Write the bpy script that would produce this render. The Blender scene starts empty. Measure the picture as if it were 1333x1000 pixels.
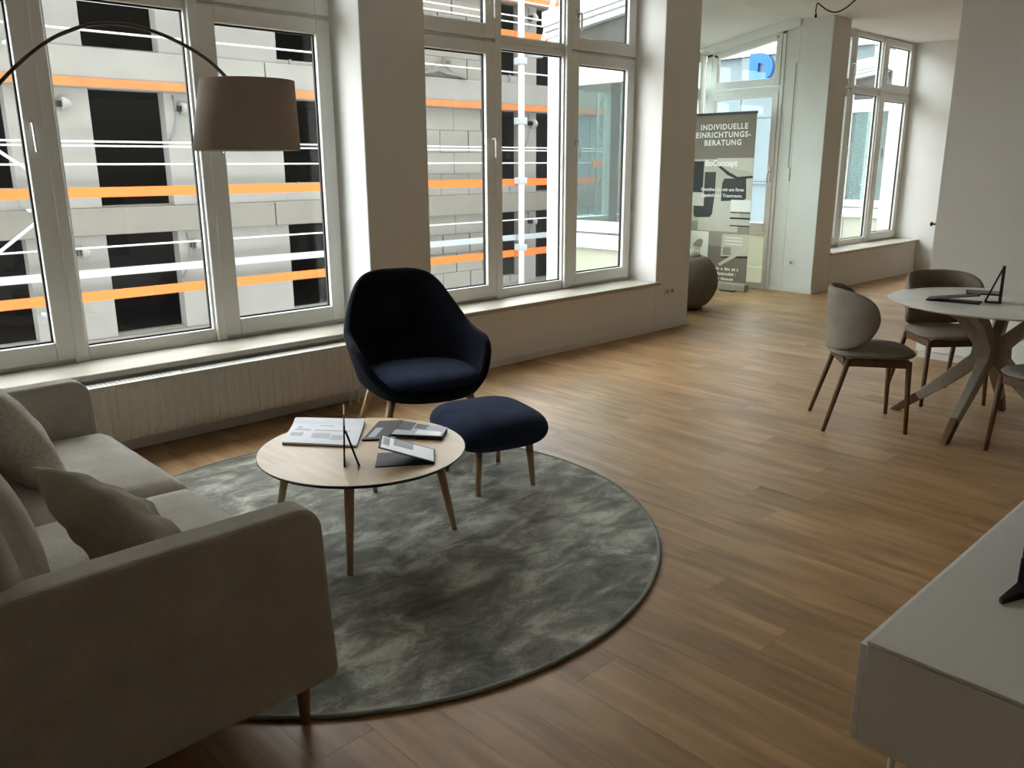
import bpy, bmesh, math, random
from mathutils import Vector, Matrix
random.seed(7)
R = math.radians
PI = math.pi
SC = bpy.context.scene
C = SC.collection

# ------------------------------------------------------------------ camera, sky, exposure
def cam_axes(yaw, pitch, roll):
    f = Vector((math.cos(yaw)*math.cos(pitch), math.sin(yaw)*math.cos(pitch), -math.sin(pitch)))
    r = f.cross(Vector((0, 0, 1))).normalized()
    u = r.cross(f)
    return (math.cos(roll)*r + math.sin(roll)*u, -math.sin(roll)*r + math.cos(roll)*u, f)
FPX = 1080.0
CR, CU, CF = cam_axes(R(46.37), R(14.84), R(-0.235))
CPOS = Vector((0, 0, 1.5))
cd = bpy.data.cameras.new('camera')
cam = bpy.data.objects.new('camera', cd)
C.objects.link(cam)
cd.sensor_fit = 'HORIZONTAL'
cd.sensor_width = 36.0
cd.lens = FPX/1333.0*36.0
cd.clip_start = 0.05
cd.clip_end = 300
cam.matrix_world = Matrix(((CR.x, CU.x, -CF.x, CPOS.x), (CR.y, CU.y, -CF.y, CPOS.y), (CR.z, CU.z, -CF.z, CPOS.z), (0, 0, 0, 1)))
SC.camera = cam

SKY = 9.0
w = bpy.data.worlds.new('overcast_sky')
SC.world = w
w.use_nodes = True
bg = w.node_tree.nodes['Background']
bg.inputs[0].default_value = (0.93, 0.97, 1.0, 1)
bg.inputs[1].default_value = SKY

SC.view_settings.view_transform = 'Standard'
SC.view_settings.look = 'None'
SC.view_settings.gamma = 1.0
SC.view_settings.use_curve_mapping = False
SC.view_settings.exposure = 0.14
SC.cycles.max_bounces = 14
SC.cycles.diffuse_bounces = 8
SC.cycles.transparent_max_bounces = 24
SC.cycles.sample_clamp_indirect = 8.0

# ------------------------------------------------------------------ helpers
def lin(r, g, b):
    def c(v):
        v /= 255.0
        return v/12.92 if v <= 0.04045 else ((v+0.055)/1.055)**2.4
    return (c(r), c(g), c(b), 1.0)

def mat_base(name):
    m = bpy.data.materials.new(name)
    m.use_nodes = True
    nt = m.node_tree
    b = nt.nodes['Principled BSDF']
    return m, nt, b

def N(nt, typ, **kw):
    n = nt.nodes.new(typ)
    for k, v in kw.items():
        setattr(n, k, v)
    return n

def simple(name, col, rough=0.6, metal=0.0, noise=0.06, nscale=8.0, bump=0.0, bscale=200.0, spec=0.5, coords='Object'):
    m, nt, b = mat_base(name)
    b.inputs['Roughness'].default_value = rough
    b.inputs['Metallic'].default_value = metal
    b.inputs['Specular IOR Level'].default_value = spec
    tc = N(nt, 'ShaderNodeTexCoord')
    nz = N(nt, 'ShaderNodeTexNoise')
    nz.inputs['Scale'].default_value = nscale
    nz.inputs['Detail'].default_value = 5
    nt.links.new(tc.outputs[coords], nz.inputs['Vector'])
    mx = N(nt, 'ShaderNodeMix', data_type='RGBA')
    lo = tuple(max(0, c*(1-noise*2)) for c in col[:3]) + (1,)
    hi = tuple(min(1, c*(1+noise*2)) for c in col[:3]) + (1,)
    mx.inputs[6].default_value = lo
    mx.inputs[7].default_value = hi
    nt.links.new(nz.outputs['Fac'], mx.inputs[0])
    nt.links.new(mx.outputs[2], b.inputs['Base Color'])
    if bump:
        n2 = N(nt, 'ShaderNodeTexNoise')
        n2.inputs['Scale'].default_value = bscale
        n2.inputs['Detail'].default_value = 3
        nt.links.new(tc.outputs[coords], n2.inputs['Vector'])
        bp = N(nt, 'ShaderNodeBump')
        bp.inputs['Strength'].default_value = bump
        bp.inputs['Distance'].default_value = 0.004
        nt.links.new(n2.outputs['Fac'], bp.inputs['Height'])
        nt.links.new(bp.outputs['Normal'], b.inputs['Normal'])
    return m

def fabric(name, c1, c2, scale=260.0, rough=0.95, sheen=0.0):
    m, nt, b = mat_base(name)
    b.inputs['Roughness'].default_value = rough
    b.inputs['Specular IOR Level'].default_value = 0.15
    b.inputs['Sheen Weight'].default_value = sheen
    tc = N(nt, 'ShaderNodeTexCoord')
    n1 = N(nt, 'ShaderNodeTexNoise'); n1.inputs['Scale'].default_value = scale; n1.inputs['Detail'].default_value = 4
    n2 = N(nt, 'ShaderNodeTexNoise'); n2.inputs['Scale'].default_value = 9; n2.inputs['Detail'].default_value = 4
    ad = N(nt, 'ShaderNodeMath', operation='ADD')
    nt.links.new(tc.outputs['Object'], n1.inputs['Vector'])
    nt.links.new(tc.outputs['Object'], n2.inputs['Vector'])
    s1 = N(nt, 'ShaderNodeMath', operation='MULTIPLY'); s1.inputs[1].default_value = 0.6
    s2 = N(nt, 'ShaderNodeMath', operation='MULTIPLY'); s2.inputs[1].default_value = 0.4
    nt.links.new(n1.outputs['Fac'], s1.inputs[0]); nt.links.new(n2.outputs['Fac'], s2.inputs[0])
    nt.links.new(s1.outputs[0], ad.inputs[0]); nt.links.new(s2.outputs[0], ad.inputs[1])
    rp = N(nt, 'ShaderNodeValToRGB')
    rp.color_ramp.elements[0].position = 0.32; rp.color_ramp.elements[0].color = c1
    rp.color_ramp.elements[1].position = 0.68; rp.color_ramp.elements[1].color = c2
    nt.links.new(ad.outputs[0], rp.inputs[0])
    nt.links.new(rp.outputs[0], b.inputs['Base Color'])
    bp = N(nt, 'ShaderNodeBump'); bp.inputs['Strength'].default_value = 0.35; bp.inputs['Distance'].default_value = 0.003
    nt.links.new(n1.outputs['Fac'], bp.inputs['Height'])
    nt.links.new(bp.outputs['Normal'], b.inputs['Normal'])
    return m

def wood(name, c1, c2, c3=None, axis=2, stretch=14.0, scale=3.0, rough=0.5, randomize=False, spec=0.5):
    """grain stretched along one object axis"""
    m, nt, b = mat_base(name)
    b.inputs['Roughness'].default_value = rough
    b.inputs['Specular IOR Level'].default_value = spec
    tc = N(nt, 'ShaderNodeTexCoord')
    mp = N(nt, 'ShaderNodeMapping')
    sc = [stretch, stretch, stretch]; sc[axis] = 1.0
    mp.inputs['Scale'].default_value = sc
    src = tc.outputs['Object']
    if randomize:
        oi = N(nt, 'ShaderNodeObjectInfo')
        vm = N(nt, 'ShaderNodeVectorMath', operation='SCALE')
        vm.inputs[0].default_value = (37.0, 91.0, 53.0)
        nt.links.new(oi.outputs['Random'], vm.inputs['Scale'])
        va = N(nt, 'ShaderNodeVectorMath', operation='ADD')
        nt.links.new(tc.outputs['Object'], va.inputs[0]); nt.links.new(vm.outputs[0], va.inputs[1])
        src = va.outputs[0]
    nt.links.new(src, mp.inputs['Vector'])
    n1 = N(nt, 'ShaderNodeTexNoise'); n1.inputs['Scale'].default_value = scale; n1.inputs['Detail'].default_value = 6; n1.inputs['Distortion'].default_value = 0.6
    nt.links.new(mp.outputs[0], n1.inputs['Vector'])
    n2 = N(nt, 'ShaderNodeTexNoise'); n2.inputs['Scale'].default_value = scale*0.9; n2.inputs['Detail'].default_value = 3
    nt.links.new(src, n2.inputs['Vector'])
    ad = N(nt, 'ShaderNodeMix', data_type='FLOAT'); ad.inputs[0].default_value = 0.4
    nt.links.new(n1.outputs['Fac'], ad.inputs[2]); nt.links.new(n2.outputs['Fac'], ad.inputs[3])
    rp = N(nt, 'ShaderNodeValToRGB')
    rp.color_ramp.elements[0].position = 0.3; rp.color_ramp.elements[0].color = c1
    rp.color_ramp.elements[1].position = 0.72; rp.color_ramp.elements[1].color = c2
    nt.links.new(ad.outputs[0], rp.inputs[0])
    out = rp.outputs[0]
    if randomize:
        hs = N(nt, 'ShaderNodeHueSaturation')
        ml = N(nt, 'ShaderNodeMapRange')
        ml.inputs['To Min'].default_value = 0.93; ml.inputs['To Max'].default_value = 1.07
        nt.links.new(oi.outputs['Random'], ml.inputs['Value'])
        nt.links.new(ml.outputs[0], hs.inputs['Value'])
        nt.links.new(out, hs.inputs['Color'])
        out = hs.outputs[0]
    nt.links.new(out, b.inputs['Base Color'])
    bp = N(nt, 'ShaderNodeBump'); bp.inputs['Strength'].default_value = 0.12; bp.inputs['Distance'].default_value = 0.002
    nt.links.new(n1.outputs['Fac'], bp.inputs['Height'])
    nt.links.new(bp.outputs['Normal'], b.inputs['Normal'])
    return m

def glass(name, tint=(0.965, 0.98, 0.975, 1), refl=1.0):
    m = bpy.data.materials.new(name); m.use_nodes = True
    nt = m.node_tree; nt.nodes.clear()
    o = N(nt, 'ShaderNodeOutputMaterial')
    t = N(nt, 'ShaderNodeBsdfTransparent'); t.inputs[0].default_value = tint
    g = N(nt, 'ShaderNodeBsdfGlossy'); g.inputs['Roughness'].default_value = 0.02
    lw = N(nt, 'ShaderNodeLayerWeight')
    f = N(nt, 'ShaderNodeMath', operation='POWER'); f.inputs[1].default_value = 5.0
    nt.links.new(lw.outputs['Facing'], f.inputs[0])
    mu = N(nt, 'ShaderNodeMath', operation='MULTIPLY_ADD'); mu.inputs[1].default_value = 0.7; mu.inputs[2].default_value = 0.03*refl
    nz = N(nt, 'ShaderNodeTexNoise'); nz.inputs['Scale'].default_value = 1.5
    bp = N(nt, 'ShaderNodeBump'); bp.inputs['Strength'].default_value = 0.02
    nt.links.new(nz.outputs['Fac'], bp.inputs['Height']); nt.links.new(bp.outputs['Normal'], g.inputs['Normal'])
    mx = N(nt, 'ShaderNodeMixShader')
    nt.links.new(f.outputs[0], mu.inputs[0]); nt.links.new(mu.outputs[0], mx.inputs[0])
    nt.links.new(t.outputs[0], mx.inputs[1]); nt.links.new(g.outputs[0], mx.inputs[2])
    nt.links.new(mx.outputs[0], o.inputs[0])
    return m

class MB:
    """collects polygons, then links them as one mesh object"""
    def __init__(s):
        s.v = []; s.f = []; s.mi = []
        s.cur = 0
    def add(s, vs, fs):
        o = len(s.v)
        s.v += [tuple(p) for p in vs]
        s.f += [tuple(i+o for i in f) for f in fs]
        s.mi += [s.cur]*len(fs)
        return s
    def box(s, x0, x1, y0, y1, z0, z1):
        vs = [(x0,y0,z0),(x1,y0,z0),(x1,y1,z0),(x0,y1,z0),(x0,y0,z1),(x1,y0,z1),(x1,y1,z1),(x0,y1,z1)]
        return s.add(vs, [(0,3,2,1),(4,5,6,7),(0,1,5,4),(1,2,6,5),(2,3,7,6),(3,0,4,7)])
    def hexa(s, bot, top):
        return s.add(list(bot)+list(top), [(0,3,2,1),(4,5,6,7),(0,1,5,4),(1,2,6,5),(2,3,7,6),(3,0,4,7)])
    def bar(s, a, b, w, h, up=(0,0,1), w2=None, h2=None):
        """rectangular bar from a to b, w across, h along up"""
        a = Vector(a); b = Vector(b); d = (b-a).normalized(); up = Vector(up)
        x = d.cross(up)
        if x.length < 1e-4: x = d.cross(Vector((1,0,0)))
        x.normalize(); u = x.cross(d).normalized()
        w2 = w if w2 is None else w2; h2 = h if h2 is None else h2
        def q(p, w, h): return [p-x*w/2-u*h/2, p+x*w/2-u*h/2, p+x*w/2+u*h/2, p-x*w/2+u*h/2]
        return s.hexa(q(a, w, h), q(b, w2, h2))
    def tube(s, pts, rad, n=10, caps=True):
        pts = [Vector(p) for p in pts]
        if not hasattr(rad, '__len__'): rad = [rad]*len(pts)
        o = []
        ref = None
        for i, p in enumerate(pts):
            d = (pts[min(i+1, len(pts)-1)]-pts[max(i-1, 0)]).normalized()
            if ref is None:
                ref = d.cross(Vector((0,0,1)))
                if ref.length < 1e-3: ref = d.cross(Vector((1,0,0)))
            ref = (ref - d*ref.dot(d)).normalized()
            k = d.cross(ref)
            o += [p + rad[i]*(math.cos(2*PI*j/n)*ref + math.sin(2*PI*j/n)*k) for j in range(n)]
        fs = []
        for i in range(len(pts)-1):
            for j in range(n):
                fs.append((i*n+j, i*n+(j+1)%n, (i+1)*n+(j+1)%n, (i+1)*n+j))
        if caps:
            fs.append(tuple(range(n))[::-1]); fs.append(tuple((len(pts)-1)*n+j for j in range(n)))
        return s.add(o, fs)
    def lathe(s, prof, n=48, cx=0, cy=0, close=False):
        """prof: list of (r, z)"""
        o = []
        for r, z in prof:
            o += [(cx+r*math.cos(2*PI*j/n), cy+r*math.sin(2*PI*j/n), z) for j in range(n)]
        fs = []
        m = len(prof)
        for i in range(m if close else m-1):
            k = (i+1) % m
            for j in range(n):
                fs.append((i*n+j, i*n+(j+1)%n, k*n+(j+1)%n, k*n+j))
        if not close:
            if prof[0][0] > 1e-6: fs.append(tuple(range(n))[::-1])
            if prof[-1][0] > 1e-6: fs.append(tuple((m-1)*n+j for j in range(n)))
        return s.add(o, fs)
    def ring(s, x0, x1, z0, z1, wd, y0, y1, wb=None, wt=None):
        """rectangular frame in the xz plane"""
        wb = wd if wb is None else wb; wt = wd if wt is None else wt
        s.box(x0, x0+wd, y0, y1, z0, z1); s.box(x1-wd, x1, y0, y1, z0, z1)
        s.box(x0+wd, x1-wd, y0, y1, z0, z0+wb); s.box(x0+wd, x1-wd, y0, y1, z1-wt, z1)
        return s
    def ringx(s, x0, x1, y0, y1, z0, z1, wd, wb=None, wt=None):
        """rectangular frame in the yz plane"""
        wb = wd if wb is None else wb; wt = wd if wt is None else wt
        s.box(x0, x1, y0, y0+wd, z0, z1); s.box(x0, x1, y1-wd, y1, z0, z1)
        s.box(x0, x1, y0+wd, y1-wd, z0, z0+wb); s.box(x0, x1, y0+wd, y1-wd, z1-wt, z1)
        return s
    def grid(s, rows, cu=False, cv=False):
        """rows of points -> quads; cu closes within a row"""
        n = len(rows[0]); m = len(rows)
        fs = []
        for i in range(m if cv else m-1):
            for j in range(n if cu else n-1):
                k = (i+1) % m; l = (j+1) % n
                fs.append((i*n+j, i*n+l, k*n+l, k*n+j))
        return s.add([p for r in rows for p in r], fs)
    def mesh(s, name, mats, smooth=False):
        me = bpy.data.meshes.new(name)
        me.from_pydata(s.v, [], s.f)
        if not isinstance(mats, (list, tuple)): mats = [mats]
        for m in mats: me.materials.append(m)
        if len(mats) > 1:
            me.polygons.foreach_set('material_index', s.mi)
        if smooth:
            me.polygons.foreach_set('use_smooth', [True]*len(me.polygons))
        me.update()
        return me
    def build(s, name, mats, parent=None, smooth=False, bevel=0, seg=2, sub=0, solid=0, recalc=False, off=0, auto=None):
        me = s.mesh(name, mats, smooth)
        if recalc:
            bm = bmesh.new(); bm.from_mesh(me); bmesh.ops.remove_doubles(bm, verts=bm.verts, dist=1e-5)
            bmesh.ops.recalc_face_normals(bm, faces=bm.faces); bm.to_mesh(me); bm.free()
            if smooth: me.polygons.foreach_set('use_smooth', [True]*len(me.polygons))
        o = bpy.data.objects.new(name, me)
        C.objects.link(o)
        if parent: o.parent = parent
        if solid:
            md = o.modifiers.new('solidify', 'SOLIDIFY'); md.thickness = solid; md.offset = off
        if bevel:
            md = o.modifiers.new('bevel', 'BEVEL'); md.width = bevel; md.segments = seg; md.limit_method = 'ANGLE'; md.angle_limit = R(40)
        if sub:
            md = o.modifiers.new('subsurf', 'SUBSURF'); md.levels = sub; md.render_levels = sub
        return o

def tag(o, label=None, cat=None, group=None, kind=None):
    if label: o['label'] = label
    if cat: o['category'] = cat
    if group: o['group'] = group
    if kind: o['kind'] = kind
    return o

def thing(name, label, cat, loc=(0,0,0), rz=0, group=None):
    o = bpy.data.objects.new(name, None)
    o.empty_display_size = 0.1
    C.objects.link(o)
    o.location = loc; o.rotation_euler = (0, 0, rz)
    return tag(o, label, cat, group)

def structure(name, loc=(0,0,0)):
    o = bpy.data.objects.new(name, None)
    C.objects.link(o); o.location = loc
    o['kind'] = 'structure'
    return o

def copy_tree(o, parent=None, kids=None):
    c = o.copy(); C.objects.link(c)
    if parent: c.parent = parent
    for ch in [k for k in kids_of(o)]:
        copy_tree(ch, c)
    return c
def kids_of(o):
    return [x for x in C.objects if x.parent is o]

def rounded_box(sx, sy, sz, r=0.05, n=10, crown=0.0, crown_side=0.0):
    """rounded, slightly crowned upholstery block; grid on a cube surface"""
    mb = MB()
    def pt(p):
        x, y, z = p
        ix = max(-sx/2+r, min(sx/2-r, x*sx/2)); iy = max(-sy/2+r, min(sy/2-r, y*sy/2)); iz = max(-sz/2+r, min(sz/2-r, z*sz/2))
        d = Vector((x*sx/2-ix, y*sy/2-iy, z*sz/2-iz))
        if d.length > 1e-9: d = d.normalized()*r
        q = Vector((ix, iy, iz))+d
        if crown: q.z += (1 if z > 0 else -0.3)*abs(z)*crown*(1-x**4)*(1-y**4)
        if crown_side:
            q.x += x*crown_side*(1-z*z)*(1-y**4); q.y += y*crown_side*(1-z*z)*(1-x**4)
        return q
    ts = [-1+2*i/n for i in range(n+1)]
    # warp the parameter so rows gather near the edges
    ts = [math.copysign(abs(t)**0.8, t) for t in ts]
    for ax in range(3):
        for sg in (-1, 1):
            rows = []
            for a in ts:
                row = []
                for b in ts:
                    p = [0, 0, 0]; p[ax] = sg; p[(ax+1) % 3] = a; p[(ax+2) % 3] = b
                    row.append(pt(p))
                rows.append(row if sg > 0 else row[::-1])
            mb.grid(rows)
    return mb

def pillow(wx, wz, t, n=18, pinch=0.12, wr=0.0, seed=1):
    """scatter cushion standing in the xz plane, thickness along y"""
    rnd = random.Random(seed)
    ph = [rnd.uniform(0, 6.28) for _ in range(6)]
    mb = MB()
    for sg in (1, -1):
        rows = []
        for i in range(n+1):
            row = []
            a = -1+2*i/n
            for j in range(n+1):
                b = -1+2*j/n
                k = max(0.0, (1-a**2)*(1-b**2))
                th = t/2*k**0.42
                fa = 1-pinch*(1-b*b)*abs(a)**3*0.9
                fb = 1-pinch*(1-a*a)*abs(b)**3*0.9
                wrk = wr*1.6*k**0.9*(math.sin(9*a+4*b+ph[0])*math.sin(5*b+ph[1])+0.6*math.sin(15*a-6*b+ph[2]))
                row.append((a*wx/2*fa, sg*(th+wrk*0.5), b*wz/2*fb))
            rows.append(row if sg < 0 else row[::-1])
        mb.grid(rows)
    return mb

def text_mesh(s, size, name, mat, parent=None, loc=(0,0,0), rot=(0,0,0), align='CENTER', extrude=0.0006, bold=0.0, spacing=1.0):
    cu = bpy.data.curves.new(name, 'FONT')
    cu.body = s; cu.size = size; cu.align_x = align; cu.align_y = 'CENTER'
    cu.extrude = extrude; cu.offset = bold; cu.space_character = spacing
    cu.resolution_u = 3
    tmp = bpy.data.objects.new(name, cu); C.objects.link(tmp)
    dg = bpy.context.evaluated_depsgraph_get()
    me = bpy.data.meshes.new_from_object(tmp.evaluated_get(dg))
    bpy.data.objects.remove(tmp); bpy.data.curves.remove(cu)
    me.name = name
    me.materials.clear(); me.materials.append(mat)
    o = bpy.data.objects.new(name, me); C.objects.link(o)
    if parent: o.parent = parent
    o.location = loc; o.rotation_euler = rot
    return o

# ------------------------------------------------------------------ materials
M = {}
M['wall'] = simple('white_plaster', lin(227, 227, 223), 0.9, noise=0.02, nscale=3, bump=0.15, bscale=60, spec=0.2)
M['ceiling'] = simple('ceiling_paint', lin(236, 236, 233), 0.95, noise=0.02, nscale=2, spec=0.2)
M['base'] = simple('baseboard_white', lin(225, 223, 216), 0.55, noise=0.02)
M['upvc'] = simple('white_plastic_frame', lin(226, 227, 222), 0.35, noise=0.015, nscale=4)
M['gasket'] = simple('black_gasket', lin(26, 26, 26), 0.7)
M['sill'] = simple('cream_marble_sill', lin(182, 174, 160), 0.3, noise=0.09, nscale=7)
M['chrome'] = simple('satin_metal', lin(215, 215, 212), 0.35, metal=0.6, noise=0.02)
M['glass'] = glass('window_glass')
M['teal_glass'] = glass('green_tinted_glass', (0.79, 0.86, 0.84, 1), 0.4)
M['rad'] = simple('radiator_enamel', lin(222, 220, 212), 0.4, noise=0.02, nscale=5)
M['dark'] = simple('dark_gap', lin(30, 28, 26), 0.9)
M['plank'] = wood('oak_vinyl_plank', lin(124, 91, 57), lin(194, 156, 109), axis=1, stretch=9, scale=1.8, rough=0.41, randomize=True, spec=0.45)
M['floorbase'] = simple('floor_underlay', lin(112, 84, 58), 0.8)
M['sofa'] = fabric('sofa_weave', lin(158, 153, 142), lin(190, 185, 173), 330)
M['sofa2'] = fabric('sofa_cushion_weave', lin(164, 159, 149), lin(202, 197, 186), 260)
M['pillow'] = fabric('dark_pillow_linen', lin(140, 132, 118), lin(170, 161, 146), 240)
M['pillow2'] = fabric('light_pillow_boucle', lin(172, 167, 156), lin(216, 211, 200), 90)
M['navy'] = fabric('navy_wool', lin(12, 14, 22), lin(22, 26, 38), 300)
M['navy2'] = fabric('navy_wool_light', lin(28, 35, 53), lin(48, 57, 80), 300)
M['taupe'] = fabric('taupe_chair_fabric', lin(120, 113, 102), lin(146, 138, 126), 280)
M['tub'] = fabric('grey_tub_fabric', lin(104, 97, 84), lin(124, 116, 102), 200)
M['oak'] = wood('light_oak', lin(160, 128, 92), lin(200, 168, 130), axis=2, stretch=10, scale=5, rough=0.5)
M['oaktop'] = wood('light_oak_veneer', lin(206, 178, 142), lin(232, 208, 174), axis=1, stretch=12, scale=4, rough=0.4)
M['oakdark'] = wood('brown_oak', lin(82, 57, 36), lin(114, 83, 54), axis=2, stretch=10, scale=5, rough=0.5)
M['leg'] = wood('sofa_leg_oak', lin(120, 84, 54), lin(150, 110, 74), axis=2, stretch=10, scale=5, rough=0.5)
M['edge'] = simple('dark_table_edge', lin(52, 36, 26), 0.5)
M['dtop'] = simple('pale_stone_tabletop', lin(226, 226, 220), 0.22, noise=0.06, nscale=5)
M['dleg'] = wood('grey_washed_oak', lin(150, 143, 128), lin(178, 170, 154), axis=2, stretch=10, scale=5, rough=0.55)
M['console'] = simple('white_lacquer', lin(234, 236, 231), 0.35, noise=0.01)
M['black'] = simple('black_plastic', lin(18, 18, 19), 0.35, noise=0.05)
M['blackm'] = simple('black_card', lin(36, 35, 35), 0.55, noise=0.05)
M['steel'] = simple('brushed_steel', lin(96, 94, 90), 0.35, metal=0.8, noise=0.05)
M['paper'] = simple('white_paper', lin(226, 228, 234), 0.5, noise=0.03, nscale=20)
M['paperedge'] = simple('dark_red_cover', lin(70, 34, 34), 0.5)
M['grey_print'] = simple('grey_print', lin(176, 180, 190), 0.5, noise=0.12, nscale=60)
M['dark_print'] = simple('dark_print', lin(60, 54, 54), 0.4, noise=0.25, nscale=40)
M['screen'] = simple('light_print', lin(238, 240, 242), 0.3, noise=0.02)
M['concrete'] = simple('grey_concrete', lin(138, 136, 131), 0.9, noise=0.09, nscale=1.2)
M['concrete2'] = simple('beige_concrete', lin(122, 118, 110), 0.9, noise=0.10, nscale=1.0)
M['block'] = simple('sandlime_block', lin(132, 129, 122), 0.9, noise=0.06, nscale=2.0)
M['mortar'] = simple('dark_joint', lin(96, 92, 86), 0.9)
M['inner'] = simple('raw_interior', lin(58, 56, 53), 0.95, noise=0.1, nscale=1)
M['orange'] = simple('orange_board', lin(214, 108, 36), 0.6, noise=0.08, nscale=1.5)
M['orangeworn'] = simple('worn_orange_board', lin(186, 112, 62), 0.75, noise=0.16, nscale=2.5)
M['galv'] = simple('galvanised_tube', lin(205, 208, 210), 0.45, metal=0.1, noise=0.04)
M['alu'] = simple('aluminium_board', lin(158, 166, 170), 0.5, metal=0.0, noise=0.04)
M['dgalv'] = simple('weathered_tube', lin(120, 128, 128), 0.5, metal=0.3)
M['pvc_out'] = simple('white_aluminium', lin(182, 186, 186), 0.4, noise=0.01)
M['panel_out'] = simple('pale_cladding', lin(112, 128, 133), 0.6, noise=0.03, nscale=1)
M['roof'] = simple('grey_render', lin(150, 152, 148), 0.85, noise=0.1, nscale=3)
M['render'] = simple('sky_blocker_render', lin(140, 136, 128), 0.9, noise=0.05, nscale=1)
M['shaded_post'] = simple('shaded_tinted_post', lin(96, 108, 102), 0.5)  # white frame posts with shade and green glass tint put into the colour
M['infill'] = simple('grey_infill_board', lin(64, 64, 59), 0.8, noise=0.1, nscale=3)
M['ground'] = simple('site_ground', lin(150, 148, 140), 0.95, noise=0.15, nscale=0.5)
M['blue'] = simple('blue_sign', lin(16, 92, 184), 0.4, noise=0.01)
M['tarp'] = simple('grey_tarpaulin', lin(104, 100, 96), 0.8, noise=0.15, nscale=6)
M['lampmetal'] = simple('lamp_steel', lin(104, 101, 95), 0.4, metal=0.7)
M['lining'] = simple('shade_lining', lin(220, 214, 204), 0.8)
M['cable'] = simple('black_cable', lin(30, 29, 28), 0.6)
M['bprint'] = simple('banner_print_top', lin(122, 110, 97), 0.7, noise=0.05, nscale=2)
M['bprint2'] = simple('banner_print_beige', lin(182, 172, 157), 0.7, noise=0.06, nscale=3)
M['bwhite'] = simple('banner_white', lin(232, 228, 220), 0.7, noise=0.02)
M['bpale'] = simple('banner_pale_card', lin(196, 188, 174), 0.7, noise=0.04)
M['bgrey'] = simple('banner_grey_card', lin(150, 141, 127), 0.7, noise=0.05)
M['bdark'] = simple('banner_dark_leather', lin(52, 52, 48), 0.7, noise=0.12, nscale=6)
M['bblack'] = simple('banner_black', lin(38, 36, 34), 0.7, noise=0.1)
M['btan'] = simple('banner_cream_rod', lin(206, 192, 172), 0.7, noise=0.05)

# frosted pale green panel
m, nt, b = mat_base('frosted_green_panel')
b.inputs['Base Color'].default_value = lin(205, 208, 192)
b.inputs['Roughness'].default_value = 0.4
tl = N(nt, 'ShaderNodeBsdfTranslucent'); tl.inputs[0].default_value = lin(224, 234, 200)
nzp = N(nt, 'ShaderNodeTexNoise'); nzp.inputs['Scale'].default_value = 3
rpp = N(nt, 'ShaderNodeValToRGB'); rpp.color_ramp.elements[0].color = lin(212, 216, 198); rpp.color_ramp.elements[1].color = lin(224, 228, 212)
nt.links.new(nzp.outputs['Fac'], rpp.inputs[0]); nt.links.new(rpp.outputs[0], tl.inputs[0])
mx = N(nt, 'ShaderNodeMixShader'); mx.inputs[0].default_value = 0.6
nt.links.new(b.outputs[0], mx.inputs[1]); nt.links.new(tl.outputs[0], mx.inputs[2])
nt.links.new(mx.outputs[0], nt.nodes['Material Output'].inputs[0])
M['frost'] = m

# lamp shade cloth: lets a little light through
m, nt, b = mat_base('shade_cloth')
b.inputs['Roughness'].default_value = 0.9; b.inputs['Specular IOR Level'].default_value = 0.1
nzp = N(nt, 'ShaderNodeTexNoise'); nzp.inputs['Scale'].default_value = 300
rpp = N(nt, 'ShaderNodeValToRGB'); rpp.color_ramp.elements[0].color = lin(164, 150, 137); rpp.color_ramp.elements[1].color = lin(186, 172, 158)
tcs = N(nt, 'ShaderNodeTexCoord'); nt.links.new(tcs.outputs['Object'], nzp.inputs['Vector'])
nt.links.new(nzp.outputs['Fac'], rpp.inputs[0]); nt.links.new(rpp.outputs[0], b.inputs['Base Color'])
M['shade'] = m

# rug: mottled viscose pile
m, nt, b = mat_base('viscose_rug')
b.inputs['Roughness'].default_value = 0.75; b.inputs['Specular IOR Level'].default_value = 0.25
b.inputs['Sheen Weight'].default_value = 0.25
tcr = N(nt, 'ShaderNodeTexCoord')
mp1 = N(nt, 'ShaderNodeMapping'); mp1.inputs['Scale'].default_value = (3.2, 5.6, 1); mp1.inputs['Rotation'].default_value = (0, 0, R(46))
n1 = N(nt, 'ShaderNodeTexNoise'); n1.inputs['Scale'].default_value = 1.5; n1.inputs['Detail'].default_value = 9; n1.inputs['Roughness'].default_value = 0.66; n1.inputs['Distortion'].default_value = 0.5
n2 = N(nt, 'ShaderNodeTexNoise'); n2.inputs['Scale'].default_value = 1.7; n2.inputs['Detail'].default_value = 3
n3 = N(nt, 'ShaderNodeTexNoise'); n3.inputs['Scale'].default_value = 220; n3.inputs['Detail'].default_value = 2
nt.links.new(tcr.outputs['Object'], mp1.inputs['Vector'])
nt.links.new(mp1.outputs[0], n1.inputs['Vector'])
nt.links.new(tcr.outputs['Object'], n2.inputs['Vector'])
nt.links.new(tcr.outputs['Object'], n3.inputs['Vector'])
mf = N(nt, 'ShaderNodeMix', data_type='FLOAT'); mf.inputs[0].default_value = 0.3
nt.links.new(n1.outputs['Fac'], mf.inputs[2]); nt.links.new(n2.outputs['Fac'], mf.inputs[3])
mf2 = N(nt, 'ShaderNodeMix', data_type='FLOAT'); mf2.inputs[0].default_value = 0.12
nt.links.new(mf.outputs[0], mf2.inputs[2]); nt.links.new(n3.outputs['Fac'], mf2.inputs[3])
rpr = N(nt, 'ShaderNodeValToRGB')
rpr.color_ramp.elements[0].position = 0.40; rpr.color_ramp.elements[0].color = lin(64, 63, 51)
rpr.color_ramp.elements[1].position = 0.61; rpr.color_ramp.elements[1].color = lin(192, 191, 176)
e = rpr.color_ramp.elements.new(0.5); e.color = lin(118, 116, 103)
nt.links.new(mf2.outputs[0], rpr.inputs[0]); nt.links.new(rpr.outputs[0], b.inputs['Base Color'])
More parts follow.
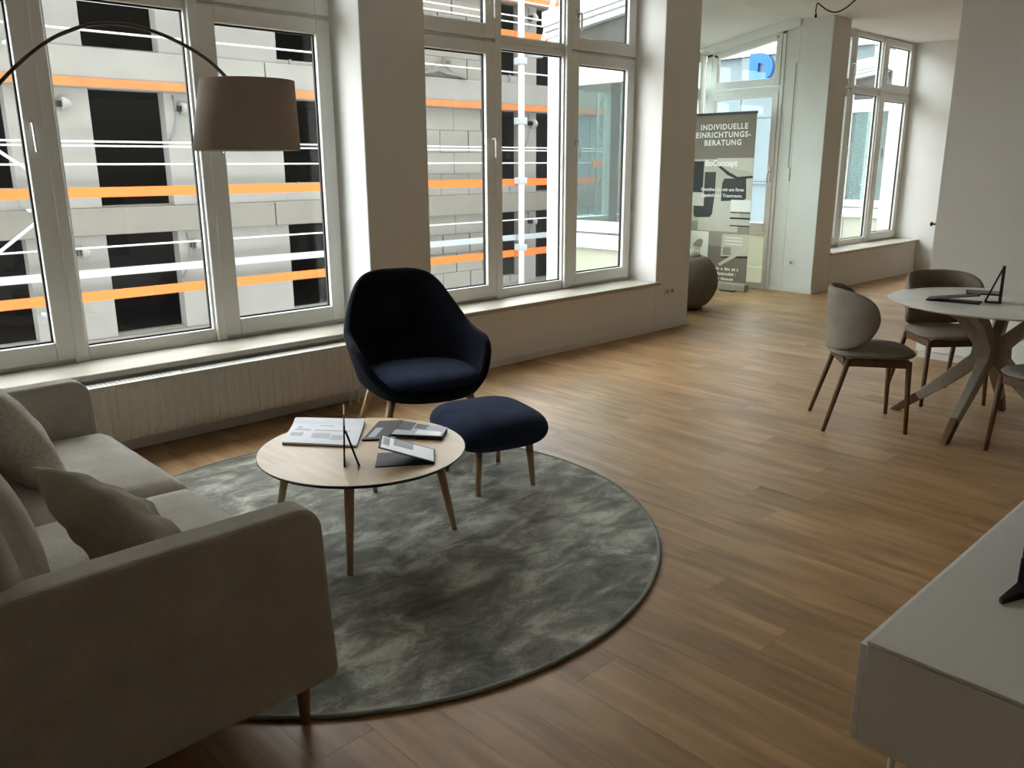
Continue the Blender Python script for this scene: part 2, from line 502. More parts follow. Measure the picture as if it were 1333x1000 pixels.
bpr = N(nt, 'ShaderNodeBump'); bpr.inputs['Strength'].default_value = 0.5; bpr.inputs['Distance'].default_value = 0.006
nt.links.new(mf2.outputs[0], bpr.inputs['Height']); nt.links.new(bpr.outputs['Normal'], b.inputs['Normal'])
M['rug'] = m
M['rugedge'] = fabric('rug_binding', lin(120, 122, 112), lin(150, 152, 142), 200)

# ------------------------------------------------------------------ room shell
H = 3.06
YW = 4.55          # inner face of the window wall
YO = 5.0           # outer face
wn = MB()
wn.box(-2.2, 0.5, YW, YO, 0, H+0.2)                 # left pier
wn.box(0.5, 3.07, YW, YO, 0, 0.425)                 # below window 1
wn.box(0.5, 3.07, YW, YO, 3.03, H+0.2)
wn.box(3.07, 3.57, YW, YO, 0, H+0.2)                # pier between the windows
wn.box(3.57, 6.15, YW, YO, 0, 0.425)
wn.box(3.57, 6.15, YW, YO, 3.03, H+0.2)
wn.box(6.15, 6.67, YW, YO, 0, H+0.2)                # pier beside the bay
wn.box(9.28, 9.70, 4.62, YO, 0, H+0.2)              # pier beside window 3
wn.box(9.70, 12.32, 4.62, YO, 0, 0.425)
wn.box(9.70, 12.32, 4.62, YO, 3.075, H+0.2)
o = wn.build('wall_north', M['wall'], bevel=0.008); o['kind'] = 'structure'
we = MB()
we.box(12.30, 12.6, -2.2, 5.2, 0, H+0.2)
o = we.build('wall_east', M['wall']); o['kind'] = 'structure'
ws = MB(); ws.box(-2.4, 12.6, -2.4, -2.2, 0, H+0.2)
o = ws.build('wall_south', M['wall']); o['kind'] = 'structure'
ww = MB(); ww.box(-2.4, -2.2, -2.2, 5.0, 0, H+0.2)
o = ww.build('wall_west', M['wall']); o['kind'] = 'structure'
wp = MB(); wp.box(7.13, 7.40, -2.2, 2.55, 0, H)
o = wp.build('wall_partition', simple('shaded_wall_paint', lin(186, 182, 173), 0.9, noise=0.02, nscale=3, bump=0.15, bscale=60, spec=0.2), bevel=0.01); o['kind'] = 'structure'  # white wall given a darker colour, its shade is painted in
wb = MB()                                            # bay: pier left of the door opening side
wb.box(9.28, 9.50, 5.0, 5.18, 0, 3.2)
o = wb.build('wall_bay', M['wall']); o['kind'] = 'structure'

wu = MB(); wu.box(-24, 44, 5.0, 5.35, 3.32, 20.0); wu.box(-24, -2.4, 4.7, 5.0, -5, 20.0)  # unseen upper storeys, added to keep sky light off the facade opposite
o = wu.build('wall_sky_blocker', M['render']); o['kind'] = 'structure'
cl = MB()
cl.box(-2.4, 12.6, -2.4, 5.0, H, H+0.25)
o = cl.build('ceiling', M['ceiling']); o['kind'] = 'structure'
cs = MB()                                            # sloping ceiling of the bay
cs.hexa([(6.60, 5.0, 3.10), (9.45, 5.0, 3.10), (9.45, 6.42, 2.835), (6.60, 6.42, 2.835)],
        [(6.60, 5.0, 3.22), (9.45, 5.0, 3.22), (9.45, 6.42, 2.95), (6.60, 6.42, 2.95)])
cb = cs.build('ceiling_bay', M['ceiling']); cb['kind'] = 'structure'
t_ = MB()
t_.hexa([(9.25, 5.0, 2.985), (9.28, 5.0, 2.985), (9.28, 6.34, 2.755), (9.25, 6.34, 2.755)],
        [(9.25, 5.0, 3.11), (9.28, 5.0, 3.11), (9.28, 6.34, 2.85), (9.25, 6.34, 2.85)])
o = t_.build('trim_1', M['ceiling'], bevel=0.01); o['kind'] = 'structure'

# baseboards
def baseboard(name, *boxes):
    mb = MB()
    for bx in boxes: mb.box(*bx)
    o = mb.build(name, M['base'], bevel=0.003); o['kind'] = 'structure'
baseboard('baseboard_north', (2.9, 6.68, YW-0.012, YW, 0, 0.06), (0.5, 2.9, YW-0.012, YW, 0, 0.06), (9.27, 12.3, 4.608, 4.62, 0, 0.06))
baseboard('baseboard_bay', (9.268, 9.28, 4.608, 5.18, 0, 0.06))
baseboard('baseboard_partition', (7.118, 7.13, -2.2, 2.56, 0, 0.07))
baseboard('baseboard_east', (12.288, 12.3, -2.2, 4.6, 0, 0.06))

# ------------------------------------------------------------------ floor of separate planks
fl = MB(); fl.box(-2.4, 12.6, -2.4, 6.5, -0.2, -0.006)
floor = fl.build('floor', M['floorbase']); floor['kind'] = 'structure'
PW, PL, GAP = 0.182, 1.24, 0.0004
def proj_size(x, y):
    v = Vector((x, y, 0))-CPOS
    d = v.dot(CF)
    if d < 0.3: return -1
    px = 666.5+FPX*v.dot(CR)/d; py = 500-FPX*v.dot(CU)/d
    if px < -120 or px > 1450 or py > 1100 or py < 330: return -1
    return PW*PL*FPX*FPX/d/d*(1.5/v.length)
plk = []
rowi = 0
x = -2.2
rnd = random.Random(3)
while x < 12.3:
    x1 = min(x+PW, 12.3)
    ymax = 6.34 if 6.67 < x+PW/2 < 9.25 else (4.62 if x > 9.2 else YW)
    y = -2.2 - rnd.random()*PL
    while y < ymax:
        y0 = max(y, -2.2); y1 = min(y+PL, ymax)
        if y1-y0 > 0.03: plk.append((x, x1, y0, y1))
        y += PL
    x += PW
plk.sort(key=lambda p: -proj_size((p[0]+p[1])/2, (p[2]+p[3])/2))
full = MB().box(-PW/2+GAP, PW/2-GAP, -PL/2+GAP, PL/2-GAP, -0.006, 0).mesh('plank', M['plank'])
rest = MB()
for i, (x0, x1, y0, y1) in enumerate(plk):
    cx, cy = (x0+x1)/2, (y0+y1)/2
    if i < 298 and proj_size(cx, cy) > 0:
        if abs(x1-x0-PW) < 1e-6 and abs(y1-y0-PL) < 1e-6: me = full
        else: me = MB().box(-(x1-x0)/2+GAP, (x1-x0)/2-GAP, -(y1-y0)/2+GAP, (y1-y0)/2-GAP, -0.006, 0).mesh('plank', M['plank'])
        po = bpy.data.objects.new('plank', me); C.objects.link(po); po.parent = floor; po.location = (cx, cy, 0)
    else:
        rest.box(x0+GAP, x1-GAP, y0+GAP, y1-GAP, -0.006, 0)
o = rest.build('planks', M['plank'], floor); o['kind'] = 'stuff'

# ------------------------------------------------------------------ windows of the room
def handle(mb_parent, x, y, z, side=1, mat=None):
    h = MB()
    h.box(x-0.012, x+0.012, y-0.012, y, z-0.03, z+0.03)
    h.tube([(x, y-0.010, z+0.005), (x, y-0.045, z+0.005), (x, y-0.05, z-0.02), (x, y-0.05, z-0.13)], [0.009, 0.009, 0.010, 0.008], 8)
    return h.build('handle', mat or M['chrome'], mb_parent, smooth=False)

def room_window(name, xs, kinds, yf, z0=0.455, z1=3.04, ztr=2.385, handles=()):
    """casement window: outer frame, mullions, transom, sashes or fixed lights, panes"""
    rt = structure(name)
    fr = MB(); fr.ring(xs[0], xs[-1], z0, z1, 0.05, yf+0.02, yf+0.09)
    fr.build('frame', M['upvc'], rt, bevel=0.004)
    for xm in xs[1:-1]:
        MB().box(xm-0.032, xm+0.032, yf-0.012, yf+0.085, z0+0.0, z1-0.03).build('mullion', M['upvc'], rt, bevel=0.010, seg=3)
    for i in range(len(xs)-1):
        a, b_ = xs[i], xs[i+1]
        ia = a+(0.032 if i else 0.02); ib = b_-(0.032 if i < len(xs)-2 else 0.02)
        MB().box(ia, ib, yf+0.018, yf+0.08, ztr-0.034, ztr+0.034).build('transom', M['upvc'], rt, bevel=0.005)
        for (s0, s1) in ((z0+0.025, ztr-0.012), (ztr+0.012, z1-0.02)):
            if kinds[i] == 'sash':
                st = 0.098; sa, sb = ia-0.006, ib+0.006
                sh = MB(); sh.ring(sa, sb, s0, s1, st, yf-0.006, yf+0.05, wb=0.10, wt=0.086)
                so = sh.build('sash', M['upvc'], rt, bevel=0.006, seg=2)
                p0, p1, q0, q1 = sa+st, sb-st, s0+0.10, s1-0.086
                yg = yf+0.03
                par = so
            else:
                sh = MB(); p0, p1 = ia+0.012, ib-0.012
                q0 = s0+0.055; q1 = s1-0.045
                if s0 > ztr: q0 = s0+0.035
                else: q1 = s1-0.035
                sl = z0+0.002 if s0 < ztr else s0-0.01
                sh.ring(ia, ib, sl, s1+0.005, 0.014, yf+0.012, yf+0.07, wb=q0-sl, wt=s1+0.005-q1)
                so = sh.build('glazing_bead', M['upvc'], rt, bevel=0.004)
                yg = yf+0.045; par = so
            gk = MB(); gk.ring(p0, p1, q0, q1, 0.009, yg-0.004, yg+0.012)
            gk.build('gasket', M['gasket'], par)
            MB().box(p0+0.002, p1-0.002, yg+0.002, yg+0.008, q0+0.002, q1-0.002).build('pane', M['glass'], par)
    for (x, z) in handles:
        handle(rt, x, yf-0.006, z)
    return rt

YF = 4.85
room_window('window_1', [0.52, 1.361, 2.168, 3.06], ['sash', 'fixed', 'sash'], YF, handles=[(1.27, 1.70), (2.26, 1.70), (1.27, 2.70)])
room_window('window_2', [3.58, 4.49, 5.272, 6.14], ['sash', 'fixed', 'sash'], YF, handles=[(4.415, 1.68), (4.415, 2.66), (5.36, 1.68), (5.36, 2.66)])
room_window('window_3', [9.72, 10.52, 11.36, 12.29], ['sash', 'fixed', 'sash'], 4.93, z0=0.45, z1=3.07, handles=[(10.44, 1.68), (10.44, 2.66), (11.45, 1.68), (11.45, 2.66)])
def sill(name, *bx):
    o = MB().box(*bx).build(name, M['sill'], bevel=0.006); o['kind'] = 'structure'
sill('windowsill_1', 0.5, 3.09, 4.51, 4.89, 0.425, 0.458)
sill('windowsill_2', 3.55, 6.19, 4.52, 4.89, 0.425, 0.458)
sill('windowsill_3', 9.68, 12.3, 4.585, 4.97, 0.425, 0.455)

# ------------------------------------------------------------------ glazed bay between the piers
bay = structure('window_4')                          # west side of the bay and its front glazing
def bay_frame(rt, X, y0, y1, yin, xa, xb, slope, mat):
    """white bay: side at x=X from y0..y1"""
    MB().box(X-0.04, X+0.12, y1-0.14, y1+0.02, -1.2, 2.79).build('post', mat, rt, bevel=0.01)
    MB().box(X-0.04, X+0.06, y0, y1-0.14, 2.26, 2.45).build('transom', mat, rt, bevel=0.012)
    MB().box(X-0.06, X+0.08, y0, y1-0.14, 0.655, 0.80).build('sill_beam', mat, rt, bevel=0.006)
    MB().box(X-0.05, X+0.06, y0, y1-0.14, 0.82, 0.93).build('sill_beam', mat, rt, bevel=0.006)
    MB().box(X-0.02, X+0.05, y0, y1-0.14, -0.12, 0.08).build('base_beam', mat, rt, bevel=0.006)
    # stepped eaves beam, rising towards the house
    for dx, za, zb in ((0.0, 2.74, 2.80), (-0.035, 2.80, 2.845), (-0.06, 2.845, 2.99)):
        s_ = slope
        MB().hexa([(X-0.06+dx, y0, za+s_), (X+0.09, y0, za+s_), (X+0.09, y1+0.03, za), (X-0.06+dx, y1+0.03, za)],
                  [(X-0.06+dx, y0, zb+s_), (X+0.09, y0, zb+s_), (X+0.09, y1+0.03, zb), (X-0.06+dx, y1+0.03, zb)]).build('eaves_board', mat, rt, bevel=0.004)
    MB().box(X, X+0.012, y0, y1-0.14, 0.93, 2.26).build('pane', M['teal_glass'], rt)
    MB().hexa([(X, y0, 2.45), (X+0.012, y0, 2.45), (X+0.012, y1-0.14, 2.45), (X, y1-0.14, 2.45)],
              [(X, y0, 2.74+slope), (X+0.012, y0, 2.74+slope), (X+0.012, y1-0.14, 2.745), (X, y1-0.14, 2.745)]).build('infill_panel', M['infill'], rt)
    MB().box(X, X+0.015, y0, y1-0.14, 0.08, 0.655).build('lower_panel', M['frost'], rt)
bay_frame(bay, 6.63, 5.0, 6.34, 4.9, 6.63, 9.28, 0.17, M['pvc_out'])
fr = structure('window_5')
for xa, xb in ((6.75, 7.50), (7.66, 8.42), (8.54, 9.20)):
    MB().box(xa, xb, 6.30, 6.312, 0.93, 2.26).build('pane', M['teal_glass'], fr)
    MB().box(xa, xb, 6.30, 6.312, 2.40, 2.70).build('pane', M['teal_glass'], fr)
    MB().box(xa, xb, 6.30, 6.315, 0.08, 0.68).build('lower_panel', M['frost'], fr)
for xm, wd in ((7.58, 0.16), (8.48, 0.12), (9.26, 0.12)):
    MB().box(xm-wd/2, xm+wd/2, 6.25, 6.36, 0, 2.80).build('post', M['upvc'] if xm > 9 else M['shaded_post'], fr, bevel=0.01)
for za, zb in ((2.26, 2.40), (0.68, 0.93), (-0.1, 0.08), (2.70, 2.82)):
    MB().box(6.75, 9.20, 6.26, 6.35, za, zb).build('rail', M['upvc'], fr, bevel=0.008)

# glazed door with a sloping transom light (plane x = 9.28, facing the room)
dr = structure('door_1')
XD = 9.28
mb = MB()                                            # outer frame
mb.box(XD-0.02, XD+0.06, 5.165, 5.215, 0, 2.975); mb.box(XD-0.02, XD+0.06, 6.13, 6.21, 0, 2.80)
mb.box(XD-0.02, XD+0.06, 5.215, 6.13, 2.30, 2.36)
mb.hexa([(XD-0.02, 5.165, 2.925), (XD+0.06, 5.165, 2.925), (XD+0.06, 6.21, 2.745), (XD-0.02, 6.21, 2.745)],
        [(XD-0.02, 5.165, 2.975), (XD+0.06, 5.165, 2.975), (XD+0.06, 6.21, 2.80), (XD-0.02, 6.21, 2.80)])
mb.build('frame', M['upvc'], dr, bevel=0.005)
mb = MB()                                            # sloping transom sash
mb.box(XD-0.035, XD+0.03, 5.205, 5.275, 2.37, 2.915); mb.box(XD-0.035, XD+0.03, 6.045, 6.12, 2.37, 2.77)
mb.box(XD-0.035, XD+0.03, 5.275, 6.045, 2.37, 2.455)
mb.hexa([(XD-0.035, 5.275, 2.862), (XD+0.03, 5.275, 2.862), (XD+0.03, 6.045, 2.727), (XD-0.035, 6.045, 2.727)],
        [(XD-0.035, 5.205, 2.925), (XD+0.03, 5.205, 2.925), (XD+0.03, 6.12, 2.765), (XD-0.035, 6.12, 2.765)])
tr = mb.build('transom_sash', M['upvc'], dr, bevel=0.005)
MB().hexa([(XD, 5.27, 2.45), (XD+0.008, 5.27, 2.45), (XD+0.008, 6.05, 2.45), (XD, 6.05, 2.45)],
          [(XD, 5.27, 2.865), (XD+0.008, 5.27, 2.865), (XD+0.008, 6.05, 2.73), (XD, 6.05, 2.73)]).build('pane', M['glass'], tr)
mb = MB(); mb.ringx(XD-0.035, XD+0.03, 5.205, 6.135, 0.70, 2.31, 0.075, wb=0.10, wt=0.065)
lf = mb.build('door_sash', M['upvc'], dr, bevel=0.005)
MB().box(XD, XD+0.008, 5.275, 6.065, 0.79, 2.25).build('pane', M['glass'], lf)
mb = MB(); mb.ringx(XD-0.035, XD+0.03, 5.205, 6.135, 0.0, 0.70, 0.05, wb=0.075, wt=0.04)
lw = mb.build('door_base', M['upvc'], dr, bevel=0.005)
MB().box(XD-0.005, XD+0.012, 5.25, 6.09, 0.27, 0.665).build('lower_panel', M['frost'], lw)
MB().box(XD-0.005, XD+0.012, 5.25, 6.09, 0.07, 0.262).build('lower_panel', M['frost'], lw)
hd = MB(); hd.box(XD-0.047, XD-0.035, 5.225, 5.255, 1.28, 1.46)
hd.tube([(XD-0.045, 5.24, 1.40), (XD-0.085, 5.24, 1.40), (XD-0.09, 5.242, 1.38), (XD-0.09, 5.245, 1.27)], 0.009, 8)
hd.build('handle', M['chrome'], dr)
# shutter strap and its winder on the pier beside the door
ss = thing('shutter_strap', 'grey roller shutter strap with winder on the white pier beside the glazed door', 'strap', (9.28, 5.0, 1.5))
MB().box(-0.004, -0.001, 0.02, 0.035, -0.12, 1.1).build('strap', simple('strap_webbing', lin(170, 168, 160), 0.8), ss)
MB().box(-0.022, -0.001, 0.0, 0.05, -0.20, -0.05).build('winder', M['base'], ss, bevel=0.006)

# ------------------------------------------------------------------ radiator
rd = thing('radiator', 'long white ribbed panel radiator below the window sill behind the sofa', 'radiator', (0, 0, 0))
mb = MB()
RX0, RX1, RY, RZ0, RZ1 = 0.62, 2.92, 4.40, 0.10, 0.402
n = 138
rows = [[], [], [], []]
for i in range(n+1):
    xx = RX0+0.02+(RX1-RX0-0.04)*i/n
    ph = i % 3
    dy = 0.0 if ph == 0 else -0.011
    for k, z in enumerate((RZ0, RZ0+0.03, RZ1-0.03, RZ1)):
        rows[k].append((xx, RY+(0 if k in (0, 3) else dy)+0.008, z))
mb.grid(rows)
mb.box(RX0, RX1, RY+0.010, RY+0.02, RZ0, RZ1)
mb.box(RX0, RX1, RY+0.08, RY+0.095, RZ0, RZ1)
mb.build('front_panel', M['rad'], rd)
MB().box(RX0-0.006, RX0, RY+0.002, RY+0.10, RZ0, RZ1+0.004).build('side_panel', M['rad'], rd)
MB().box(RX1, RX1+0.006, RY+0.002, RY+0.10, RZ0, RZ1+0.004).build('side_panel', M['rad'], rd)
mb = MB()
mb.box(RX0, RX1, RY+0.002, RY+0.016, RZ1, RZ1+0.006); mb.box(RX0, RX1, RY+0.088, RY+0.10, RZ1, RZ1+0.006)
k = 0
xx = RX0+0.01
while xx < RX1-0.02:
    mb.box(xx, xx+(0.06 if k % 20 == 0 else 0.019), RY+0.016, RY+0.088, RZ1, RZ1+0.005)
    xx += 0.07 if k % 20 == 0 else 0.024
    k += 1
mb.build('top_grille', M['rad'], rd)
for xx in (0.95, 2.6):
    MB().box(xx-0.02, xx+0.02, RY+0.095, YW-0.004, 0.12, 0.36).build('bracket', M['rad'], rd)
mb = MB(); mb.tube([(2.86, RY+0.05, 0.0), (2.86, RY+0.05, 0.09)], 0.010, 8); mb.tube([(2.80, RY+0.05, 0.0), (2.80, RY+0.05, 0.09)], 0.010, 8)
mb.build('pipe', M['rad'], rd)

# ------------------------------------------------------------------ sockets and switch
def socket(name, label, loc, axis, cnt):
    t = thing(name, label, 'socket', loc)
    for k in range(cnt):
        d = (k-(cnt-1)/2)*0.072
        mb = MB(); mc = MB()
        if axis == 'y':
            mb.box(d-0.035, d+0.035, -0.011, 0, -0.035, 0.035)
            pr = [(d+0.02*math.cos(2*PI*j/16), -0.0112, 0.02*math.sin(2*PI*j/16)) for j in range(16)]
            pr2 = [(p[0], -0.004, p[2]) for p in pr]
        else:
            mb.box(-0.011, 0, d-0.035, d+0.035, -0.035, 0.035)
            pr = [(-0.0112, d+0.02*math.cos(2*PI*j/16), 0.02*math.sin(2*PI*j/16)) for j in range(16)]
            pr2 = [(-0.004, p[1], p[2]) for p in pr]
        f_ = mb.build('faceplate', M['base'], t, bevel=0.003)
        mc.add(pr+pr2, [tuple(range(16)), tuple(range(31, 15, -1))]+[(j, (j+1) % 16, 16+(j+1) % 16, 16+j) for j in range(16)])
        mc.build('socket_well', simple('socket_grey', lin(150, 147, 140), 0.6), f_)
    return t
socket('wall_socket', 'white double socket low on the wall below the second window', (6.36, YW, 0.355), 'y', 2)
socket('wall_socket', 'white single socket on the pier beside the glazed door', (9.28, 4.893, 0.35), 'x', 1)
sw = thing('wall_hook', 'small dark knob on the edge of the white partition wall', 'hook', (7.145, 2.55, 1.02))
MB().tube([(0, 0, 0), (0, 0.025, 0)], [0.010, 0.008], 10).build('pin', M['black'], sw)
MB().tube([(0, 0.022, 0), (0, 0.030, 0), (0, 0.04, 0)], [0.012, 0.02, 0.012], 12).build('knob', M['black'], sw)

# cable loop hanging from the ceiling
cb_ = thing('ceiling_cable', 'black lamp cable looping down from the ceiling near the third window', 'cable', (8.5, 4.25, H))
pts = []
for i in range(15):
    a = i/14
    pts.append((-0.02+0.10*a, 0.16-0.34*a, -0.005-0.10*math.sin(PI*a)))
MB().tube(pts, 0.007, 8).build('cable', M['cable'], cb_, smooth=True)
MB().tube([(-0.02, 0.17, -0.005), (0.0, 0.19, -0.07), (0.03, 0.2, -0.10)], 0.006, 6).build('cable_end', M['cable'], cb_, smooth=True)
MB().tube([(0.03, 0.2, -0.10), (0.035, 0.203, -0.13)], 0.012, 8).build('connector', M['black'], cb_)

# ------------------------------------------------------------------ construction building across the court
bl = thing('concrete_building', 'unfinished concrete apartment block with dark empty openings outside the windows', 'building', (0, 0, 0))
FY = 18.0
X0, X1 = -4.0, 30.0
levels = [(-5.51, -4.78), (-2.68, -1.95), (0.15, 0.68), (2.96, 3.70), (5.81, 6.50)]
for i, (za, zb) in enumerate(levels):
    x = X0
    ci = 0
    joints = [X0, 3.0, 9.55, 16.1, 22.6, X1]
    for a, b_ in zip(joints[:-1], joints[1:]):
        MB().box(a+0.012, b_-0.012, FY-0.10, FY+0.30, za, zb).build('slab_edge', M['concrete2'] if i in (1, 2) else M['concrete'], bl, bevel=0.015)
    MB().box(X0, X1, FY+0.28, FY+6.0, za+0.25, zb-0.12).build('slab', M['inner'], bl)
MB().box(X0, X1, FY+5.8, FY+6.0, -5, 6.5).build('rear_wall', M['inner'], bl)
opens = [(-2.2, -0.6), (2.6, 4.34), (5.81, 7.27), (9.91, 11.6), (16.79, 17.55), (18.19, 19.0)]
door_like = {2, 5}
segs = []
px_ = X0
for a, b_ in opens:
    segs.append((px_, a)); px_ = b_
segs.append((px_, X1))
for lv in range(4):
    z0 = levels[lv][1]; z1 = levels[lv+1][0]
    for k, (a, b_) in enumerate(segs):
        if a > 11 and b_ < 17.5 and lv in (1, 2, 3):
            # masonry of large blocks: every block a part
            MB().box(a+0.02, b_-0.02, FY+0.06, FY+0.30, z0, z1).build('core_wall', M['mortar'], bl)
            hh = (z1-z0)/4.0 if lv != 3 else (z1-z0)/4.0
            for r_ in range(4):
                xx = a-(0.5 if r_ % 2 else 0.0)
                while xx < b_:
                    xa, xb = max(xx, a), min(xx+0.98, b_)
                    if xb-xa > 0.1:
                        jit = random.uniform(-0.008, 0.008)
                        ins = 0.036 if random.random() < 0.45 else 0.008
                        MB().box(xa+ins, xb-0.006, FY+0.0+jit, FY+0.10, z0+r_*hh+0.005, z0+(r_+1)*hh-0.005).build('block', M['block'], bl)
                    xx += 0.98
        elif a >= 19:
            # pale insulated panels at the far end
            xx = a
            while xx < b_:
                MB().box(xx+0.01, min(xx+1.6, b_)-0.01, FY+0.02, FY+0.28, z0, z1).build('wall_panel', M['panel_out'], bl)
                xx += 1.6
        else:
            wdt = b_-a
            MB().box(a, b_, FY+0.0, FY+0.30, z0, z1).build('wall_panel', M['concrete'], bl, bevel=0.01)
    for k, (a, b_) in enumerate(opens):
        if k in (3, 4) or k == 1:
            zs = z0+(0.42 if lv == 2 else 0.10) if k != 4 else z0+0.22
            MB().box(a, b_, FY+0.02, FY+0.30, z0, zs).build('parapet', M['concrete'], bl)
            for q in range(2):
                qx = a+0.3+0.75*q
                if qx < b_: MB().box(qx, qx+0.05, FY-0.02, FY+0.02, zs-0.16, zs+0.02).build('bracket', M['dgalv'], bl)
        if k == 2 or k == 5:
            MB().box(a, b_, FY+0.05, FY+0.30, z0, z0+0.04).build('threshold', M['concrete2'], bl)
    for xx in (5.36, 7.66, 18.0):
        MB().tube([(xx-0.09, FY-0.12, z1-0.32), (xx-0.02, FY-0.12, z1-0.32), (xx+0.05, FY-0.12, z1-0.32), (xx+0.085, FY-0.12, z1-0.32)], [0.13, 0.125, 0.09, 0.03], 14).build('lamp_cone', M['concrete'], bl)
        MB().box(xx-0.17, xx-0.09, FY-0.15, FY, z1-0.37, z1-0.26).build('cable_box', M['black'], bl)
    for xx in (7.45, 17.85):
        MB().tube([(xx, FY-0.02, z1-0.05), (xx+0.06, FY-0.05, z1-0.4), (xx-0.02, FY-0.04, z1-0.75), (xx-0.18, FY-0.02, z1-1.0)], 0.018, 6).build('cable', M['dgalv'], bl, smooth=True)

# board of worn formwork under the upper slab edge
for lv, lab in ((3, 'worn orange edge board fixed below the upper concrete slab edge'), (4, 'orange edge board fixed to the topmost concrete slab edge')):
    t = thing('edge_board', lab, 'board', (0, FY-0.13, levels[lv][0]+0.02))
    for a, b_ in ((X0, 4.2), (4.25, 8.9), (8.95, 13.4), (13.45, 17.4), (17.45, 21.9)):
        MB().box(a, b_, -0.03, 0.02, 0.0, 0.16).build('board', M['orangeworn'] if lv == 3 else M['orange'], t)

# guardrails: one per storey
GY = 17.4
def guardrail(label, z_rails, z_orange, mat_or, z_white=None, xr=(-2.0, 21.5)):
    t = thing('guardrail', label, 'guardrail', (0, GY, 0))
    for z in z_rails:
        MB().tube([(xr[0], 0, z), (xr[1], 0, z)], 0.021, 6).build('rail', M['galv'], t, smooth=True)
    px_ = [-2.0, 4.45, 8.05, 12.3, 16.76, 21.5]
    for x, e_ in zip(px_[:-1], px_[1:]):
        MB().box(x+0.01, e_-0.01, 0.02, 0.06, z_orange, z_orange+0.19).build('toe_board', mat_or, t)
        if z_white is not None: MB().box(x+0.01, e_-0.01, -0.03, 0.03, z_white, z_white+0.15).build('deck_board', M['alu'], t)
        if abs(x-16.76) < 0.01: continue
        MB().box(x-0.03, x+0.03, 0.06, 0.13, z_orange-0.25, max(z_rails)+0.1).build('post', M['galv'], t)
        MB().box(x-0.03, x+0.03, 0.06, 0.62, z_orange-0.25, z_orange-0.19).build('arm', M['galv'], t)
    return t
guardrail('orange boarded guardrail with thin white rails at the middle storey of the concrete block', (1.53, 1.95, 1.87), 0.91, M['orange'])
guardrail('lowest guardrail with grey board over orange board outside the windows', (-0.04,), -1.08, M['orange'], z_white=-0.61)
guardrail('highest guardrail with three white rails at the top of the concrete block', (5.20, 5.36, 5.75), 4.81, M['orange'])
t = thing('guardrail', 'two thin white rails in front of the upper storey without an orange board', 'guardrail', (0, GY, 0))
for z in (3.93, 4.45):
    MB().tube([(-2, 0, z), (21.5, 0, z)], 0.022, 6).build('rail', M['galv'], t, smooth=True)
for xx in (-2, 4.45, 8.05, 12.3, 21.4):
    MB().box(xx-0.03, xx+0.03, 0.03, 0.60, 3.62, 3.68).build('arm', M['galv'], t)
    MB().box(xx-0.03, xx+0.03, 0.03, 0.09, 3.62, 4.55).build('post', M['galv'], t)

# scaffold pole with couplers, diagonal braces, scaffold frame at the far end
sp = thing('scaffold_pole', 'tall white scaffold pole with couplers before the dark openings', 'pole', (16.74, 17.15, -4.9))
MB().tube([(0, 0, 0), (0, 0, 12.2)], 0.085, 10).build('tube', M['galv'], sp, smooth=True)
for z in (2.6, 4.1, 5.95, 7.55, 9.1, 11.0):
    MB().box(-0.13, 0.13, -0.11, 0.16, z-0.09, z+0.09).build('coupler', M['alu'], sp, bevel=0.02)
sp2 = thing('scaffold_pole', 'slanting white scaffold brace beside the tall white pole', 'pole', (17.3, 17.0, 4.4))
MB().tube([(0, 0, 0), (0.9, 0, 2.4)], 0.07, 10).build('tube', M['galv'], sp2, smooth=True)
MB().box(-0.12, 0.12, -0.02, 0.32, -0.08, 0.08).build('coupler', M['alu'], sp2, bevel=0.02)
br = thing('scaffold_brace', 'white diagonal scaffold tubes outside the leftmost window pane', 'brace', (4.4, 17.2, 0.0))
MB().tube([(0.0, 0, 1.4), (-1.4, 0, 2.5)], 0.03, 8).build('tube', M['galv'], br, smooth=True)
MB().tube([(0.1, 0, 0.6), (-1.6, 0, -0.66)], 0.03, 8).build('tube', M['galv'], br, smooth=True)
sf = thing('scaffold', 'grey scaffold frame with crossed braces beyond the glazed bay', 'scaffold', (0, 17.1, -4.9))
for xx in (19.9, 21.7, 23.6, 25.5):
    MB().tube([(xx, 0, 0), (xx, 0, 11.0)], 0.05, 8).build('upright', M['dgalv'], sf, smooth=True)
for z in (4.9, 6.4, 6.95, 7.5, 8.9):
    MB().tube([(19.9, 0, z), (25.5, 0, z)], 0.03, 6).build('ledger', M['dgalv'], sf, smooth=True)
for xa, xb, za, zb in ((19.9, 21.7, 7.5, 5.6), (19.9, 21.7, 5.6, 7.5), (19.9, 21.7, 8.0, 9.6), (21.7, 23.6, 7.5, 5.6), (21.7, 23.6, 5.6, 7.5)):
    MB().tube([(xa, 0.05, za), (xb, 0.05, zb)], 0.03, 6).build('diagonal', M['dgalv'], sf, smooth=True)
MB().box(19.6, 25.5, -0.1, -0.05, 6.3, 6.5).build('toe_board', M['orangeworn'], sf)
tp = thing('tarpaulin', 'crumpled grey tarpaulin heap lying on the upper concrete slab', 'tarpaulin', (14.55, 17.97, 3.70))
mb = MB(); rows = []
rn = random.Random(5)
for i in range(11):
    row = []
    for j in range(9):
        a = -1+2*i/10; b_ = -1+2*j/8
        h = max(0, 1-abs(a))*(1-0.6*abs(b_))
        row.append((a*0.85, b_*0.12, h*0.34*(0.75+0.5*rn.random()) if h > 0 else 0))
    rows.append(row)
mb.grid(rows); mb.build('sheet', M['tarp'], tp, smooth=False, solid=0.02)
MB().tube([(0.10, 0.0, 0.25), (0.16, -0.02, 0.45), (0.38, 0, 0.42)], [0.05, 0.08, 0.04], 7).build('fold', M['tarp'], tp)

